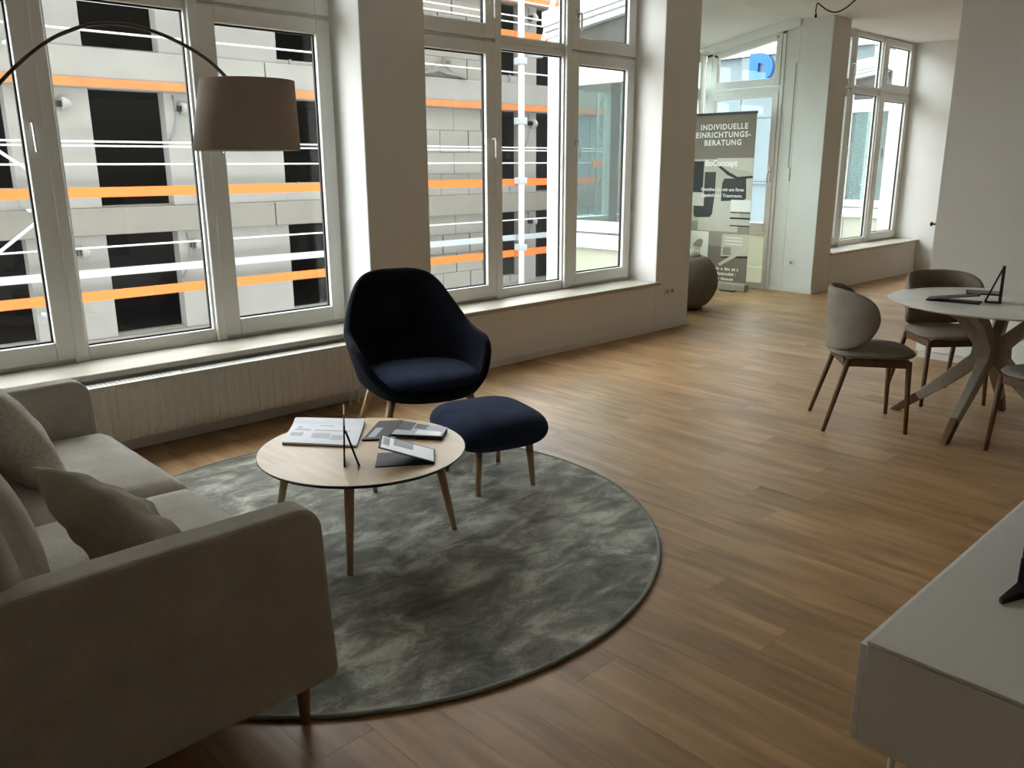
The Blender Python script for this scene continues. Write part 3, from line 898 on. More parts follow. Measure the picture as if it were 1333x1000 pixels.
# ground of the court and a pale building beyond the bay
g_ = MB().box(-30, 60, 5.1, 60, -5.2, -4.9).build('ground', M['ground']); g_['kind'] = 'structure'
pb = thing('pale_building', 'pale blue white clad building seen through the glazed door', 'building', (17.0, 0, 0))
for za, zb in ((-4.9, -2.2), (-2.2, -0.3), (-0.3, 1.10), (1.10, 2.45), (2.45, 3.18), (3.18, 3.72)):
    for ya, yb in ((7.6, 9.4), (9.4, 10.46), (10.46, 12.2), (12.2, 13.4)):
        dx = -0.10 if (za > 3.1 and 9.0 < ya < 10.4) else 0.0
        MB().box(dx, 0.3, ya+0.012, yb-0.012, za+0.012, zb-0.012).build('cladding_panel', M['panel_out'], pb)
MB().box(0.03, 8.0, 7.6, 13.4, -4.9, 3.70).build('body', M['roof'], pb)
MB().box(-0.15, 8.1, 7.5, 13.5, 3.72, 3.90).build('parapet', M['pvc_out'], pb)
MB().box(-0.06, 0.02, 7.6, 13.4, 1.06, 1.10).build('ledge', M['panel_out'], pb)
sg = thing('sign_letter', 'large blue sign letter D on the pale building beyond the door', 'sign', (16.84, 9.93, 3.44))
text_mesh('D', 0.66, 'letter', M['blue'], sg, (0, 0, 0), (R(90), 0, R(-90)), extrude=0.03, bold=0.07)

# a second glazed bay further along the facade, seen through window 3
b2 = thing('glazed_bay', 'white framed glazed bay outside the third window', 'bay', (0, 0, 0))
bay_frame(b2, 13.35, 5.56, 6.34, 5.0, 13.35, 16, 0.11, M['pvc_out'])
MB().box(13.28, 13.45, 5.46, 5.58, -1.2, 2.98).build('post', M['pvc_out'], b2, bevel=0.01)
for xa, xb in ((13.47, 14.6), (14.72, 16.0)):
    MB().box(xa, xb, 6.30, 6.312, 0.08, 2.72).build('pane', M['teal_glass'], b2)
    MB().box(xb, xb+0.12, 6.26, 6.35, 0.0, 2.80).build('post', M['pvc_out'], b2)
MB().box(13.4, 16.1, 6.26, 6.35, -0.12, 0.08).build('base_beam', M['pvc_out'], b2)
MB().hexa([(13.3, 5.2, 2.98), (16.1, 5.2, 2.98), (16.1, 6.40, 2.80), (13.3, 6.40, 2.80)], [(13.3, 5.2, 3.1), (16.1, 5.2, 3.1), (16.1, 6.40, 2.90), (13.3, 6.40, 2.90)]).build('roof', M['pvc_out'], b2)
MB().box(14.3, 14.4, 5.1, 6.28, 0, 2.85).build('rear_panel', M['roof'], b2)
MB().box(13.42, 16.0, 5.36, 5.44, 0, 2.95).build('inner_panel', M['roof'], b2)
tr_ = MB().box(6.4, 17, 5.02, 6.42, -0.45, -0.2).build('terrace_slab', M['concrete2']); tr_['kind'] = 'structure'

# ------------------------------------------------------------------ rug
rg = thing('round_rug', 'large round mottled grey green rug under the coffee table', 'rug', (1.776, 2.769, 0.0))
mb = MB(); mb.lathe([(0.0, 0.011), (0.4, 0.0112), (0.8, 0.0112), (1.222, 0.011), (1.228, 0.006), (1.228, 0.0005), (0.0, 0.0005)], 128)
mb.build('pile', M['rug'], rg, smooth=False)
mb = MB()
mb.lathe([(1.226+0.009*math.cos(a), 0.0075+0.0072*math.sin(a)) for a in [2*PI*k/10 for k in range(10)]], 128, close=True)
mb.build('binding', M['rugedge'], rg, smooth=True)
RUG = 0.0115

# ------------------------------------------------------------------ sofa
sf_ = thing('sofa', 'beige grey two seat fabric sofa with slim arms at the left', 'sofa', (0, 0, 0))
SX0, SX1 = -0.02, 1.03
def arm(y0, y1):
    prof = []
    r = 0.07
    x1, zb, zt = SX1, 0.15, 0.663
    pr = [(SX0, zb), (x1-0.03, zb)]
    pr += [(x1-0.03+0.03*math.sin(a), zb+0.03-0.03*math.cos(a)) for a in [PI/2*k/5 for k in range(1, 6)]]
    xt = x1-0.022
    pr += [(xt-r+r*math.cos(a)+0.0, zt-r+r*math.sin(a)) for a in [PI/2*k/8 for k in range(9)]]
    pr += [(SX0, zt+0.0)]
    n_ = len(pr)
    mb = MB()
    vs = [(p[0], y0, p[1]) for p in pr]+[(p[0], y1, p[1]) for p in pr]
    mb.add(vs, [tuple(range(n_)), tuple(range(2*n_-1, n_-1, -1))]+[(j, n_+j, n_+(j+1) % n_, (j+1) % n_) for j in range(n_)])
    o = mb.build('arm', M['sofa'], sf_, bevel=0.016, seg=3)
    return o
arm(1.762, 1.858)
arm(3.545, 3.640)
MB().box(0.0, 0.985, 1.858, 3.545, 0.165, 0.275).build('base_frame', M['sofa'], sf_, bevel=0.02, seg=3)
o = rounded_box(0.15, 1.70, 0.62, 0.05, 12).build('back', M['sofa'], sf_, smooth=True, recalc=True)
o.location = (0.055, 2.70, 0.50)
for yc in (2.283, 3.120):
    o = rounded_box(0.90, 0.832, 0.175, 0.055, 14, crown=0.022).build('seat_cushion', M['sofa2'], sf_, smooth=True, recalc=True)
    o.location = (0.605, yc, 0.357)
for yc in (2.270, 3.130):
    o = rounded_box(0.22, 0.80, 0.44, 0.10, 16, crown_side=0.05).build('back_cushion', M['sofa2'], sf_, smooth=True, recalc=True)
    o.location = (0.27, yc, 0.665); o.rotation_euler = (0, R(-12), 0)
for (lx, ly) in ((0.955, 1.84), (0.955, 3.56), (0.05, 1.84), (0.05, 3.56)):
    zb = RUG if (lx-1.776)**2+(ly-2.769)**2 < 1.23**2 else 0.0
    MB().tube([(lx, ly, zb), (lx, ly, 0.10), (lx, ly, 0.17)], [0.013, 0.019, 0.022], 14).build('leg', M['leg'], sf_, smooth=True)

# scatter pillows on the sofa
tp1 = pillow(0.47, 0.37, 0.18, 30, 0.12, 0.012, 4).build('throw_pillow', M['pillow'], smooth=True, recalc=True)
tag(tp1, 'dark taupe creased throw pillow tilted against the near sofa arm', 'pillow', 'pillows on the sofa')
def orient(o, loc, X, n):
    X = Vector(X).normalized(); n = Vector(n); n = (n-X*n.dot(X)).normalized()
    Z = X.cross(n)
    if Z.z < 0: n = -n; Z = X.cross(n)
    m_ = Matrix((X, n, Z)).transposed().to_4x4(); m_.translation = Vector(loc)
    o.matrix_world = m_
orient(tp1, (0.655, 2.15, 0.555), (0.30, -0.91, -0.28), (0.73, 0.22, 0.63))
tp2 = pillow(0.50, 0.46, 0.18, 20, 0.10, 0.008, 9).build('throw_pillow', M['pillow2'], smooth=True, recalc=True)
tag(tp2, 'light textured throw pillow leaning in the far corner of the sofa', 'pillow', 'pillows on the sofa')
orient(tp2, (0.60, 3.12, 0.625), (0.10, -1.0, 0.0), (0.90, 0.0, 0.42))

# ------------------------------------------------------------------ arc floor lamp
lp = thing('arc_floor_lamp', 'arc floor lamp with thin dark rod and large taupe drum shade', 'lamp', (-0.20, 3.92, 0.0))
def L_(x, y, z): return (x+0.20, y-3.92, z)
SHX, SHY = 1.765, 3.52
mb = MB(); mb.lathe([(0.0, 0.0), (0.17, 0.0), (0.17, 0.022), (0.15, 0.03), (0.02, 0.032), (0.0, 0.032)], 40)
mb.build('base', M['lampmetal'], lp, smooth=False)
ARC = [(1.712, 3.531, 1.850), (1.639, 3.546, 1.923), (1.543, 3.565, 1.98), (1.448, 3.584, 2.018), (1.355, 3.603, 2.038), (1.254, 3.624, 2.038), (1.171, 3.641, 2.016), (1.058, 3.664, 1.958), (0.935, 3.689, 1.853), (0.82, 3.712, 1.72), (0.60, 3.757, 1.42), (0.36, 3.806, 1.05), (0.12, 3.855, 0.66), (-0.20, 3.92, 0.03)]
def spline(pts, k=6):
    out = []
    P = [Vector(p) for p in pts]
    for i in range(len(P)-1):
        p0 = P[max(i-1, 0)]; p1 = P[i]; p2 = P[i+1]; p3 = P[min(i+2, len(P)-1)]
        for j in range(k):
            t = j/k
            out.append(0.5*((2*p1)+(p2-p0)*t+(2*p0-5*p1+4*p2-p3)*t*t+(3*p1-p0-3*p2+p3)*t**3))
    out.append(P[-1])
    return out
MB().tube([L_(*p) for p in spline(ARC)], 0.0074, 10).build('rod', M['lampmetal'], lp, smooth=True)
mb = MB()
zt, zb, rt_, rb = 1.850, 1.562, 0.196, 0.226
cx, cy = SHX+0.20, SHY-3.92
mb.lathe([(rb, zb), (rt_, zt), (rt_-0.004, zt), (rb-0.004, zb)], 64, cx, cy, close=True)
sk = lambda v: (v[0]+(v[2]-zb)*0.06, v[1]-(v[2]-zb)*0.057, v[2])
mb.v = [sk(v) for v in mb.v]
sh = mb.build('shade', M['shade'], lp, smooth=True)
mb = MB(); mb.lathe([(rb-0.0045, zb+0.002), (rt_-0.0045, zt-0.002), (rt_-0.006, zt-0.002), (rb-0.006, zb+0.002)], 64, cx, cy, close=True)
mb.v = [sk(v) for v in mb.v]
mb.build('lining', M['lining'], sh, smooth=True)
mb = MB()
for a in (0, 2*PI/3, 4*PI/3):
    mb.tube([(cx, cy, zt-0.03), (cx+0.017+(rt_-0.003)*math.cos(a), cy-0.016+(rt_-0.003)*math.sin(a), zt-0.01)], 0.003, 6)
mb.tube([L_(1.712, 3.531, 1.850), (cx, cy, zt-0.03)], 0.0085, 8)
mb.tube([(cx, cy, zt-0.03), (cx, cy, zt-0.11)], 0.02, 12)
mb.build('lamp_holder', M['lampmetal'], lp, smooth=False)
mb = MB(); mb.lathe([(0.0, zt-0.22), (0.022, zt-0.21), (0.03, zt-0.185), (0.026, zt-0.15), (0.013, zt-0.12), (0.012, zt-0.105)], 16, cx, cy)
mb.build('bulb', M['lining'], lp, smooth=True)

# ------------------------------------------------------------------ shells: armchair
def smoothstep(a, b, x):
    t = max(0, min(1, (x-a)/(b-a))); return t*t*(3-2*t)
def crom(tab, x):
    """smooth (Catmull-Rom) lookup"""
    n_ = len(tab)
    for i in range(n_-1):
        if x <= tab[i+1][0]:
            x1, y1 = tab[i]; x2, y2 = tab[i+1]
            m1 = 0 if i == 0 else (tab[i+1][1]-tab[i-1][1])/(tab[i+1][0]-tab[i-1][0])
            m2 = 0 if i+2 >= n_ else (tab[i+2][1]-tab[i][1])/(tab[i+2][0]-tab[i][0])
            h_ = x2-x1; t = (x-x1)/h_
            return (2*t**3-3*t*t+1)*y1+(t**3-2*t*t+t)*h_*m1+(-2*t**3+3*t*t)*y2+(t**3-t*t)*h_*m2
    return tab[-1][1]
def interp(tab, x):
    for (a, va), (b_, vb) in zip(tab[:-1], tab[1:]):
        if x <= b_:
            t = (x-a)/(b_-a); t = t*t*(3-2*t)
            return va+(vb-va)*t
    return tab[-1][1]

ac = thing('armchair', 'navy blue high back shell armchair on oak legs by the window', 'armchair', (2.72, 3.60, 0), R(-21))
HT = [(0, 0.905), (20, 0.895), (36, 0.845), (52, 0.71), (66, 0.615), (82, 0.585), (98, 0.572), (112, 0.52), (128, 0.41), (145, 0.345), (162, 0.325), (180, 0.32)]
RT = [(0, 0.40), (30, 0.43), (60, 0.425), (85, 0.405), (110, 0.415), (130, 0.403), (155, 0.375), (180, 0.37)]
def shell(zb, nphi=96, nt=16):
    rows = []
    for k in range(nt+1):
        t = k/nt
        row = []
        for i in range(nphi):
            ph = 360*i/nphi
            ap = ph if ph <= 180 else 360-ph
            h = crom(HT, ap); rr = crom(RT, ap)
            a = R(ph)
            z = zb+(h-zb)*(t**1.45)
            g = 1-(1-min(1, t*2.6))**2.2
            low = 0.315+0.02*smoothstep(110, 160, ap)
            r = 0.06+(low-0.06)*g+(rr-low)*t**1.1
            sx_ = math.copysign(abs(math.sin(a))**0.9, math.sin(a)); cy_ = math.cos(a)
            x = r*sx_*0.97; y = r*cy_
            # the back leans out, its top is a broad rounded panel
            if ap < 90: y += max(0, z-0.50)*0.22
            row.append((x*(1-0.04*smoothstep(0.62, 0.92, z)), y, z))
        rows.append(row)
    return rows
rows = shell(0.29)
mb = MB(); mb.grid(rows, cu=True); mb.add(rows[0], [tuple(range(len(rows[0])))[::-1]])
o = mb.build('shell', M['navy'], ac, smooth=True, solid=0.045, off=1, sub=1)
mb = MB()
rws = []
def sup(v, p): return math.copysign(abs(v)**p, v)
for k in range(11):
    th = PI*k/10
    rws.append([(0.318*(math.sin(th)**0.5)*sup(math.sin(2*PI*i/48), 0.8), -0.045+0.335*(math.sin(th)**0.5)*sup(math.cos(2*PI*i/48), 0.8), 0.374-0.062*math.cos(th)) for i in range(48)])
mb.grid(rws, cu=True)
o = mb.build('seat_cushion', M['navy2'], ac, smooth=True, sub=1, recalc=True)
o.rotation_euler = (R(-3), 0, 0)
for (lx, ly) in ((-1, -1), (1, -1), (1, 1), (-1, 1)):
    ca, sa = math.cos(R(-21)), math.sin(R(-21))
    wx, wy = 2.72+lx*0.30*ca-ly*0.29*sa, 3.60+lx*0.30*sa+ly*0.29*ca
    zf = RUG if math.hypot(wx-1.776, wy-2.769) < 1.24 else 0.0
    MB().tube([(lx*0.30, ly*0.29, zf), (lx*0.21, ly*0.20, 0.315)], [0.013, 0.024], 12).build('leg', M['oak'], ac, smooth=True)

# ------------------------------------------------------------------ ottoman
ot = thing('ottoman', 'navy blue cushioned footstool on four oak legs standing on the rug', 'ottoman', (2.552, 2.845, RUG), R(-16))
mb = MB(); rws = []
for k in range(15):
    th = PI*k/14
    rws.append([(0.247*(math.sin(th)**0.42)*math.copysign(abs(math.cos(2*PI*i/56))**0.55, math.cos(2*PI*i/56)),
                 0.270*(math.sin(th)**0.42)*math.copysign(abs(math.sin(2*PI*i/56))**0.55, math.sin(2*PI*i/56)),
                 0.283-0.085*math.cos(th)) for i in range(56)])
mb.grid(rws, cu=True); mb.build('seat', M['navy2'], ot, smooth=True, recalc=True)
for (lx, ly) in ((-0.14, -0.178), (0.14, -0.178), (0.14, 0.178), (-0.14, 0.178)):
    MB().tube([(lx*1.04, ly*1.04, 0), (lx*0.94, ly*0.94, 0.23)], [0.0115, 0.020], 12).build('leg', M['oak'], ot, smooth=True)

# ------------------------------------------------------------------ coffee table and what lies on it
ct = thing('coffee_table', 'round light oak coffee table with dark edge standing on the rug', 'table', (1.760, 2.726, RUG))
TZ = 0.39
z = TZ-RUG
mb = MB(); mb.lathe([(0.0, z-0.016), (0.404, z-0.016), (0.416, z-0.004), (0.416, z-0.0005), (0.0, z-0.0005)], 96)
top = mb.build('tabletop', M['edge'], ct)
mb = MB(); mb.lathe([(0.0, z-0.002), (0.4135, z-0.002), (0.4135, z), (0.0, z)], 96)
mb.build('veneer', M['oaktop'], top)
for (fx, fy) in ((-0.25, -0.258), (0.29, -0.222), (0.29, 0.36), (-0.25, 0.30)):
    fx *= 1.0; fy *= 1.0
    MB().tube([(fx, fy, 0), (fx*0.80, fy*0.80, z-0.014)], [0.011, 0.021], 12).build('leg', M['oak'], ct, smooth=True)

def quad_slab(name, q, z0, t, mat, parent=None, bevel=0):
    return MB().hexa([(p[0], p[1], z0) for p in q], [(p[0], p[1], z0+t) for p in q]).build(name, mat, parent, bevel=bevel)
def lerpq(q, u0, u1, v0, v1):
    a, b_, c_, d_ = [Vector(p[:2]) for p in q]
    def at(u, v):
        p = a.lerp(b_, u); s_ = d_.lerp(c_, u)
        r_ = p.lerp(s_, v); return (r_.x, r_.y)
    return [at(u0, v0), at(u1, v0), at(u1, v1), at(u0, v1)]

cq = [(1.546, 2.99), (1.742, 2.742), (1.953, 2.995), (1.745, 3.232)]
cq = [(p[0], p[1]) for p in cq]
cg = thing('catalogue', 'large white catalogue with dark red edge on the coffee table', 'catalogue', (1.745, 2.99, TZ))
rel = [(p[0]-1.745, p[1]-2.99) for p in cq]
quad_slab('cover', rel, 0.0, 0.004, M['paperedge'], cg)
mb = MB()
nn = 10
rows_t = []
for i in range(nn+1):
    v = i/nn
    q = lerpq(rel, 0, 1, v, v)
    zz = 0.012+0.010*smoothstep(0.75, 1.0, v)
    rows_t.append([(q[0][0], q[0][1], zz), (q[1][0], q[1][1], zz)])
mb.grid(rows_t)
rows_b = [[(a[0], a[1], 0.004), (b_[0], b_[1], 0.004)] for a, b_ in rows_t]
mb.grid([r_[::-1] for r_ in rows_b])
mb.grid([[a[0], b_[0]] for a, b_ in zip(rows_b, rows_t)]); mb.grid([[b_[1], a[1]] for a, b_ in zip(rows_b, rows_t)])
mb.grid([rows_b[0], rows_t[0]]); mb.grid([rows_t[-1], rows_b[-1]])
pg = mb.build('pages', M['paper'], cg)
for (u0, u1, v0, v1) in ((0.05, 0.22, 0.28, 0.42), (0.35, 0.85, 0.52, 0.56), (0.10, 0.16, 0.62, 0.68), (0.35, 0.6, 0.22, 0.42), (0.62, 0.78, 0.18, 0.36), (0.08, 0.3, 0.52, 0.58), (0.4, 0.6, 0.72, 0.76)):
    quad_slab('print', lerpq(rel, u0, u1, v0, v1), 0.0121, 0.0004, M['grey_print'], pg)

mg = thing('magazine', 'dark magazine lying half under the lighter one on the coffee table', 'magazine', (1.90, 2.82, TZ))
q1 = [(1.806, 2.798), (1.885, 2.735), (2.09, 2.90), (2.005, 2.962)]
r1 = [(p[0]-1.90, p[1]-2.82) for p in q1]
quad_slab('pages', r1, 0.0, 0.007, M['blackm'], mg)
quad_slab('cover', r1, 0.007, 0.001, M['dark_print'], mg)
quad_slab('print', lerpq(r1, 0.15, 0.45, 0.1, 0.6), 0.008, 0.0004, M['grey_print'], mg)
mg2 = thing('magazine', 'glossy magazine with dark and white room photo near the table edge', 'magazine', (2.0, 2.72, TZ))
q2 = [(1.915, 2.742), (2.048, 2.572), (2.140, 2.648), (2.06, 2.86)]
r2 = [(p[0]-2.0, p[1]-2.72) for p in q2]
quad_slab('pages', r2, 0.0085, 0.010, M['blackm'], mg2)
quad_slab('support', lerpq(r2, 0.5, 1, 0, 1), 0.0, 0.0085, M['blackm'], mg2)
cvr = quad_slab('cover', r2, 0.0185, 0.001, M['grey_print'], mg2)
quad_slab('print', lerpq(r2, 0.0, 0.32, 0.35, 1.0), 0.0195, 0.0004, M['dark_print'], mg2)
quad_slab('print', lerpq(r2, 0.35, 0.6, 0.55, 0.95), 0.0195, 0.0004, M['dark_print'], mg2)
quad_slab('print', lerpq(r2, 0.45, 0.95, 0.08, 0.45), 0.0195, 0.0004, M['screen'], mg2)

def folder(name, label, loc, hin, far, L, ang, d, T=0.004, white=True):
    """card folder opened to a flat V: hinge edge hin->far, lower leaf flat, upper leaf raised along direction d"""
    t = thing(name, label, 'card', loc)
    h0 = Vector(hin); h1 = Vector(far); d = Vector((d[0], d[1], 0)).normalized()
    def leaf(nm, a, zoff, mat, par, s0=0.0, s1=1.0, m0=0.0, m1=1.0, th=T):
        di = d*math.cos(a)+Vector((0, 0, math.sin(a)))
        nrm = (h1-h0).normalized().cross(di)
        if nrm.z < 0: nrm = -nrm
        A = h0.lerp(h1, m0); B = h0.lerp(h1, m1)
        q = [A+di*L*s0, B+di*L*s0, B+di*L*s1, A+di*L*s1]
        q = [p+nrm*zoff for p in q]
        return MB().hexa([p for p in q], [p+nrm*th for p in q]).build(nm, mat, par)
    leaf('lower_leaf', 0.0, 0.0, M['blackm'], t)
    up = leaf('upper_leaf', ang, T, M['blackm'], t)
    if white:
        leaf('insert', ang, 2*T+0.0002, M['screen'], up, 0.03, 0.96, 0.05, 0.93, 0.0006)
        leaf('print', ang, 2*T+0.001, M['grey_print'], up, 0.40, 0.75, 0.45, 0.90, 0.0003)
        leaf('print', ang, 2*T+0.001, M['grey_print'], up, 0.82, 0.94, 0.30, 0.85, 0.0003)
    return t
folder('card_folder', 'open black card folder with white printed sheet on the coffee table', (0, 0, TZ), (1.850, 2.372, 0), (1.945, 2.492, 0), 0.225, R(19), (-0.82, 0.58))

def easel_card(name, label, base, along, h, w, lean, strut, mats, cap=0.045):
    """thin card on edge: panel whose bottom edge runs along a direction, with a propping strut"""
    t = thing(name, label, 'card stand', base)
    al = Vector((along[0], along[1], 0)).normalized(); sd = Vector((al.y, -al.x, 0))
    up = (Vector((0, 0, 1))+sd*lean).normalized()
    def pan(nm, o_, u, hh, th, mat):
        q = [o_, o_+al*w, o_+al*w+sd*th, o_+sd*th]
        return MB().hexa(q, [p+u*hh for p in q]).build(nm, mat, t)
    pan('panel', Vector((0, 0, 0)), up, h, 0.006, mats[0])
    pan('cap', up*h, up, cap, 0.004, mats[1])
    hinge = up*h*0.86+sd*0.004
    foot = sd*strut
    u2 = (hinge-foot); L2 = u2.length
    q = [foot, foot+al*0.016, foot+al*0.02+sd*0.007, foot+sd*0.007]
    MB().hexa(q, [p+u2 for p in q]).build('strut', mats[0], t)
    return t
easel_card('card_stand', 'thin black card stand seen edge on at the near side of the coffee table', (1.58, 2.585, TZ), (0.530, 0.848), 0.165, 0.14, 0.05, 0.055, (M['blackm'], M['dleg']))

# ------------------------------------------------------------------ dining table
dt = thing('dining_table', 'round pale dining table on a sculpted crossing leg base', 'table', (5.18, 1.46, 0))
z = 0.74
mb = MB(); mb.lathe([(0.0, z-0.016), (0.545, z-0.016), (0.575, z-0.004), (0.575, z), (0.0, z)], 96)
mb.build('tabletop', M['dtop'], dt)
for k in range(4):
    a = [R(176), R(88), R(3), R(-92)][k]
    c_, s_ = math.cos(a), math.sin(a)
    def P(r, zz, off=0): return Vector((r*c_-off*s_, r*s_+off*c_, zz))
    foot = P(0.47 if k != 1 else 0.50, 0.0); knee = P(0.37, 0.115); wst = P(0.055, 0.41); wst2 = P(0.05, 0.50); tp_ = P(0.32, z-0.03)
    mb = MB()
    def ringq(p, w_, h_, tilt):
        side = Vector((-s_, c_, 0)); d_ = Vector((c_*math.cos(tilt), s_*math.cos(tilt), math.sin(tilt)))
        return [p-side*w_/2-d_*h_/2, p+side*w_/2-d_*h_/2, p+side*w_/2+d_*h_/2, p-side*w_/2+d_*h_/2]
    sec = [ringq(knee, 0.040, 0.055, R(45)), ringq(P(0.22, 0.25), 0.048, 0.075, R(40)), ringq(wst, 0.058, 0.095, R(20)), ringq(wst2, 0.058, 0.095, R(-15)), ringq(P(0.17, 0.63), 0.05, 0.07, R(-40)), ringq(tp_, 0.05, 0.06, R(-45))]
    mb.grid(sec, cu=True); mb.add(sec[0], [(3, 2, 1, 0)]); mb.add(sec[-1], [(0, 1, 2, 3)])
    lg = mb.build('leg', M['dleg'], dt, bevel=0.006, recalc=True)
    mb = MB()
    fb = ringq(foot+Vector((0, 0, 0.0)), 0.034, 0.06, 0)
    mb.hexa(fb, sec[0]); mb.build('leg_tip', M['oakdark'], lg, recalc=True, bevel=0.004)
MB().lathe([(0.0, z-0.03), (0.30, z-0.03), (0.30, z-0.016), (0.0, z-0.016)], 32).build('sub_plate', M['dleg'], dt)

folder('card_folder', 'open dark card folder lying on the pale dining table', (0, 0, z+0.0005), (4.945, 1.765, 0), (5.07, 1.79, 0), 0.27, R(9), (0.16, -0.95), white=False)
bk = thing('booklet', 'flat dark booklet behind the card frame on the dining table', 'booklet', (5.47, 1.62, z+0.0005))
quad_slab('cover', [(-0.11, 0.07), (-0.05, -0.10), (0.10, -0.05), (0.04, 0.12)], 0, 0.006, M['blackm'], bk)
quad_slab('pages', [(-0.10, 0.065), (-0.05, -0.09), (0.09, -0.045), (0.035, 0.112)], 0.006, 0.002, M['dark_print'], bk)
# A-frame card stand
af = thing('card_easel', 'black triangular card frame standing on the pale dining table', 'card stand', (5.12, 1.475, z))
def fr_bar(nm, a, b_, w_, h_): MB().bar(a, b_, w_, h_, up=(0.961, 0.277, 0)).build(nm, M['blackm'], af)
rv = Vector((0.277, -0.961, 0)); fv = Vector((0.961, 0.277, 0))
B0 = -rv*0.036; B1 = rv*0.036; AP = rv*0.034+fv*0.02+Vector((0, 0, 0.205))
fr_bar('strut', B0+Vector((0, 0, 0.003)), AP, 0.009, 0.03)
fr_bar('panel', B1+Vector((0, 0, 0.0)), AP, 0.016, 0.10)
fr_bar('base_bar', B0+Vector((0, 0, 0.004)), B1+Vector((0, 0, 0.004)), 0.008, 0.03)

# ------------------------------------------------------------------ dining chairs
def make_chair(label, loc, rz):
    t = thing('dining_chair', label, 'chair', loc, rz, 'upholstered chairs around the dining table')
    # front is -Y
    mb = MB(); rws = []
    for k in range(9):
        th = PI*k/8
        row = []
        for i in range(40):
            a = 2*PI*i/40
            ca, sa = math.cos(a), math.sin(a)
            wx = 0.235 if sa < 0 else 0.215
            x_ = wx*(math.sin(th)**0.4)*math.copysign(abs(ca)**0.65, ca)
            y_ = -0.035+0.235*(math.sin(th)**0.4)*math.copysign(abs(sa)**0.65, sa)
            row.append((x_, y_, 0.448-0.027*math.cos(th)+0.012*(1 if k > 4 else 0)*(abs(x_)/0.2)**2*0))
        rws.append(row)
    mb.grid(rws, cu=True); mb.build('seat', M['taupe'], t, smooth=True, recalc=True)
    # wrap-around backrest with rounded wings
    mb = MB(); rws = []
    A = 92.0
    for i in range(25):
        u = math.sin(PI/2*(-1+2*i/24)); a = A*u
        e_ = max(0.0, 1-abs(u)**3.4)**0.42
        zc = 0.640; 
        zt_ = zc+0.175*e_+0.004; zb_ = zc-0.19*e_-0.004+0.03*abs(u)
        row = []
        for j in range(9):
            v = j/8
            zz = zb_+(zt_-zb_)*v
            rad = 0.208+0.022*smoothstep(0.45, 0.82, zz)
            row.append((1.04*rad*math.sin(R(a)), -0.005+rad*math.cos(R(a))*0.95-0.02*(zz-0.45), zz))
        rws.append(row)
    mb.grid(rws)
    mb.build('backrest', M['taupe'], t, smooth=True, solid=0.032, off=0, sub=1)
    mb = MB()
    mb.bar((-0.185, -0.20, 0.403), (0.185, -0.20, 0.403), 0.022, 0.045); mb.bar((-0.185, -0.20, 0.403), (-0.165, 0.13, 0.403), 0.022, 0.045)
    mb.bar((0.185, -0.20, 0.403), (0.165, 0.13, 0.403), 0.022, 0.045); mb.bar((-0.165, 0.13, 0.403), (0.165, 0.13, 0.403), 0.022, 0.045)
    mb.build('seat_frame', M['oakdark'], t, bevel=0.004)
    for s_ in (-1, 1):
        MB().tube([(s_*0.205, -0.225, 0), (s_*0.19, -0.205, 0.42)], [0.011, 0.017], 12).build('leg', M['oakdark'], t, smooth=True)
        MB().tube([(s_*0.205, 0.225, 0), (s_*0.172, 0.115, 0.42)], [0.011, 0.017], 12).build('leg', M['oakdark'], t, smooth=True)
    return t
ch1 = make_chair('taupe upholstered dining chair with its back to the floor lamp side, nearest the windows', (4.756, 2.015, 0), R(37.5))
def place_chair(label, loc, rz):
    c_ = ch1.copy(); C.objects.link(c_)
    for k_ in ch1_kids:
        d_ = k_.copy(); C.objects.link(d_); d_.parent = c_
    c_.location = loc; c_.rotation_euler = (0, 0, rz); c_['label'] = label
    return c_
ch1_kids = kids_of(ch1)
ch1['label'] = 'taupe dining chair seen from behind at the left of the round table'
place_chair('taupe dining chair facing the camera behind the round table', (5.672, 1.905, 0), R(-41))
place_chair('taupe dining chair cut off by the photo edge at the near side of the table', (4.81, 1.00, 0), R(147))

# low white cabinet on the partition wall
cbx = thing('low_cabinet', 'low white cabinet along the partition wall behind the dining table', 'cabinet', (6.80, 0, 0))
MB().box(0.0, 0.325, 0.4, 2.46, 0.05, 0.44).build('body', M['console'], cbx, bevel=0.004)
MB().box(0.0, 0.32, 0.42, 2.44, 0.0, 0.05).build('plinth', M['base'], cbx)
for ya in (0.41, 1.23, 1.93):
    yb = {0.41: 1.22, 1.23: 1.92, 1.93: 2.45}[ya]
    d_ = MB().box(-0.018, -0.001, ya+0.003, yb-0.003, 0.06, 0.245).build('drawer', M['console'], cbx, bevel=0.003)
    d_ = MB().box(-0.018, -0.001, ya+0.003, yb-0.003, 0.252, 0.43).build('drawer', M['console'], cbx, bevel=0.003)
fs = thing('floor_strip', 'short white flat strip lying on the floor under the dining table', 'strip', (6.51, 1.88, 0))
MB().box(-0.012, 0.012, -0.22, 0.15, 0.0, 0.010).build('bar', M['base'], fs, bevel=0.003)
MB().box(-0.020, 0.020, 0.11, 0.15, 0.0, 0.006).build('end_plate', M['base'], fs)

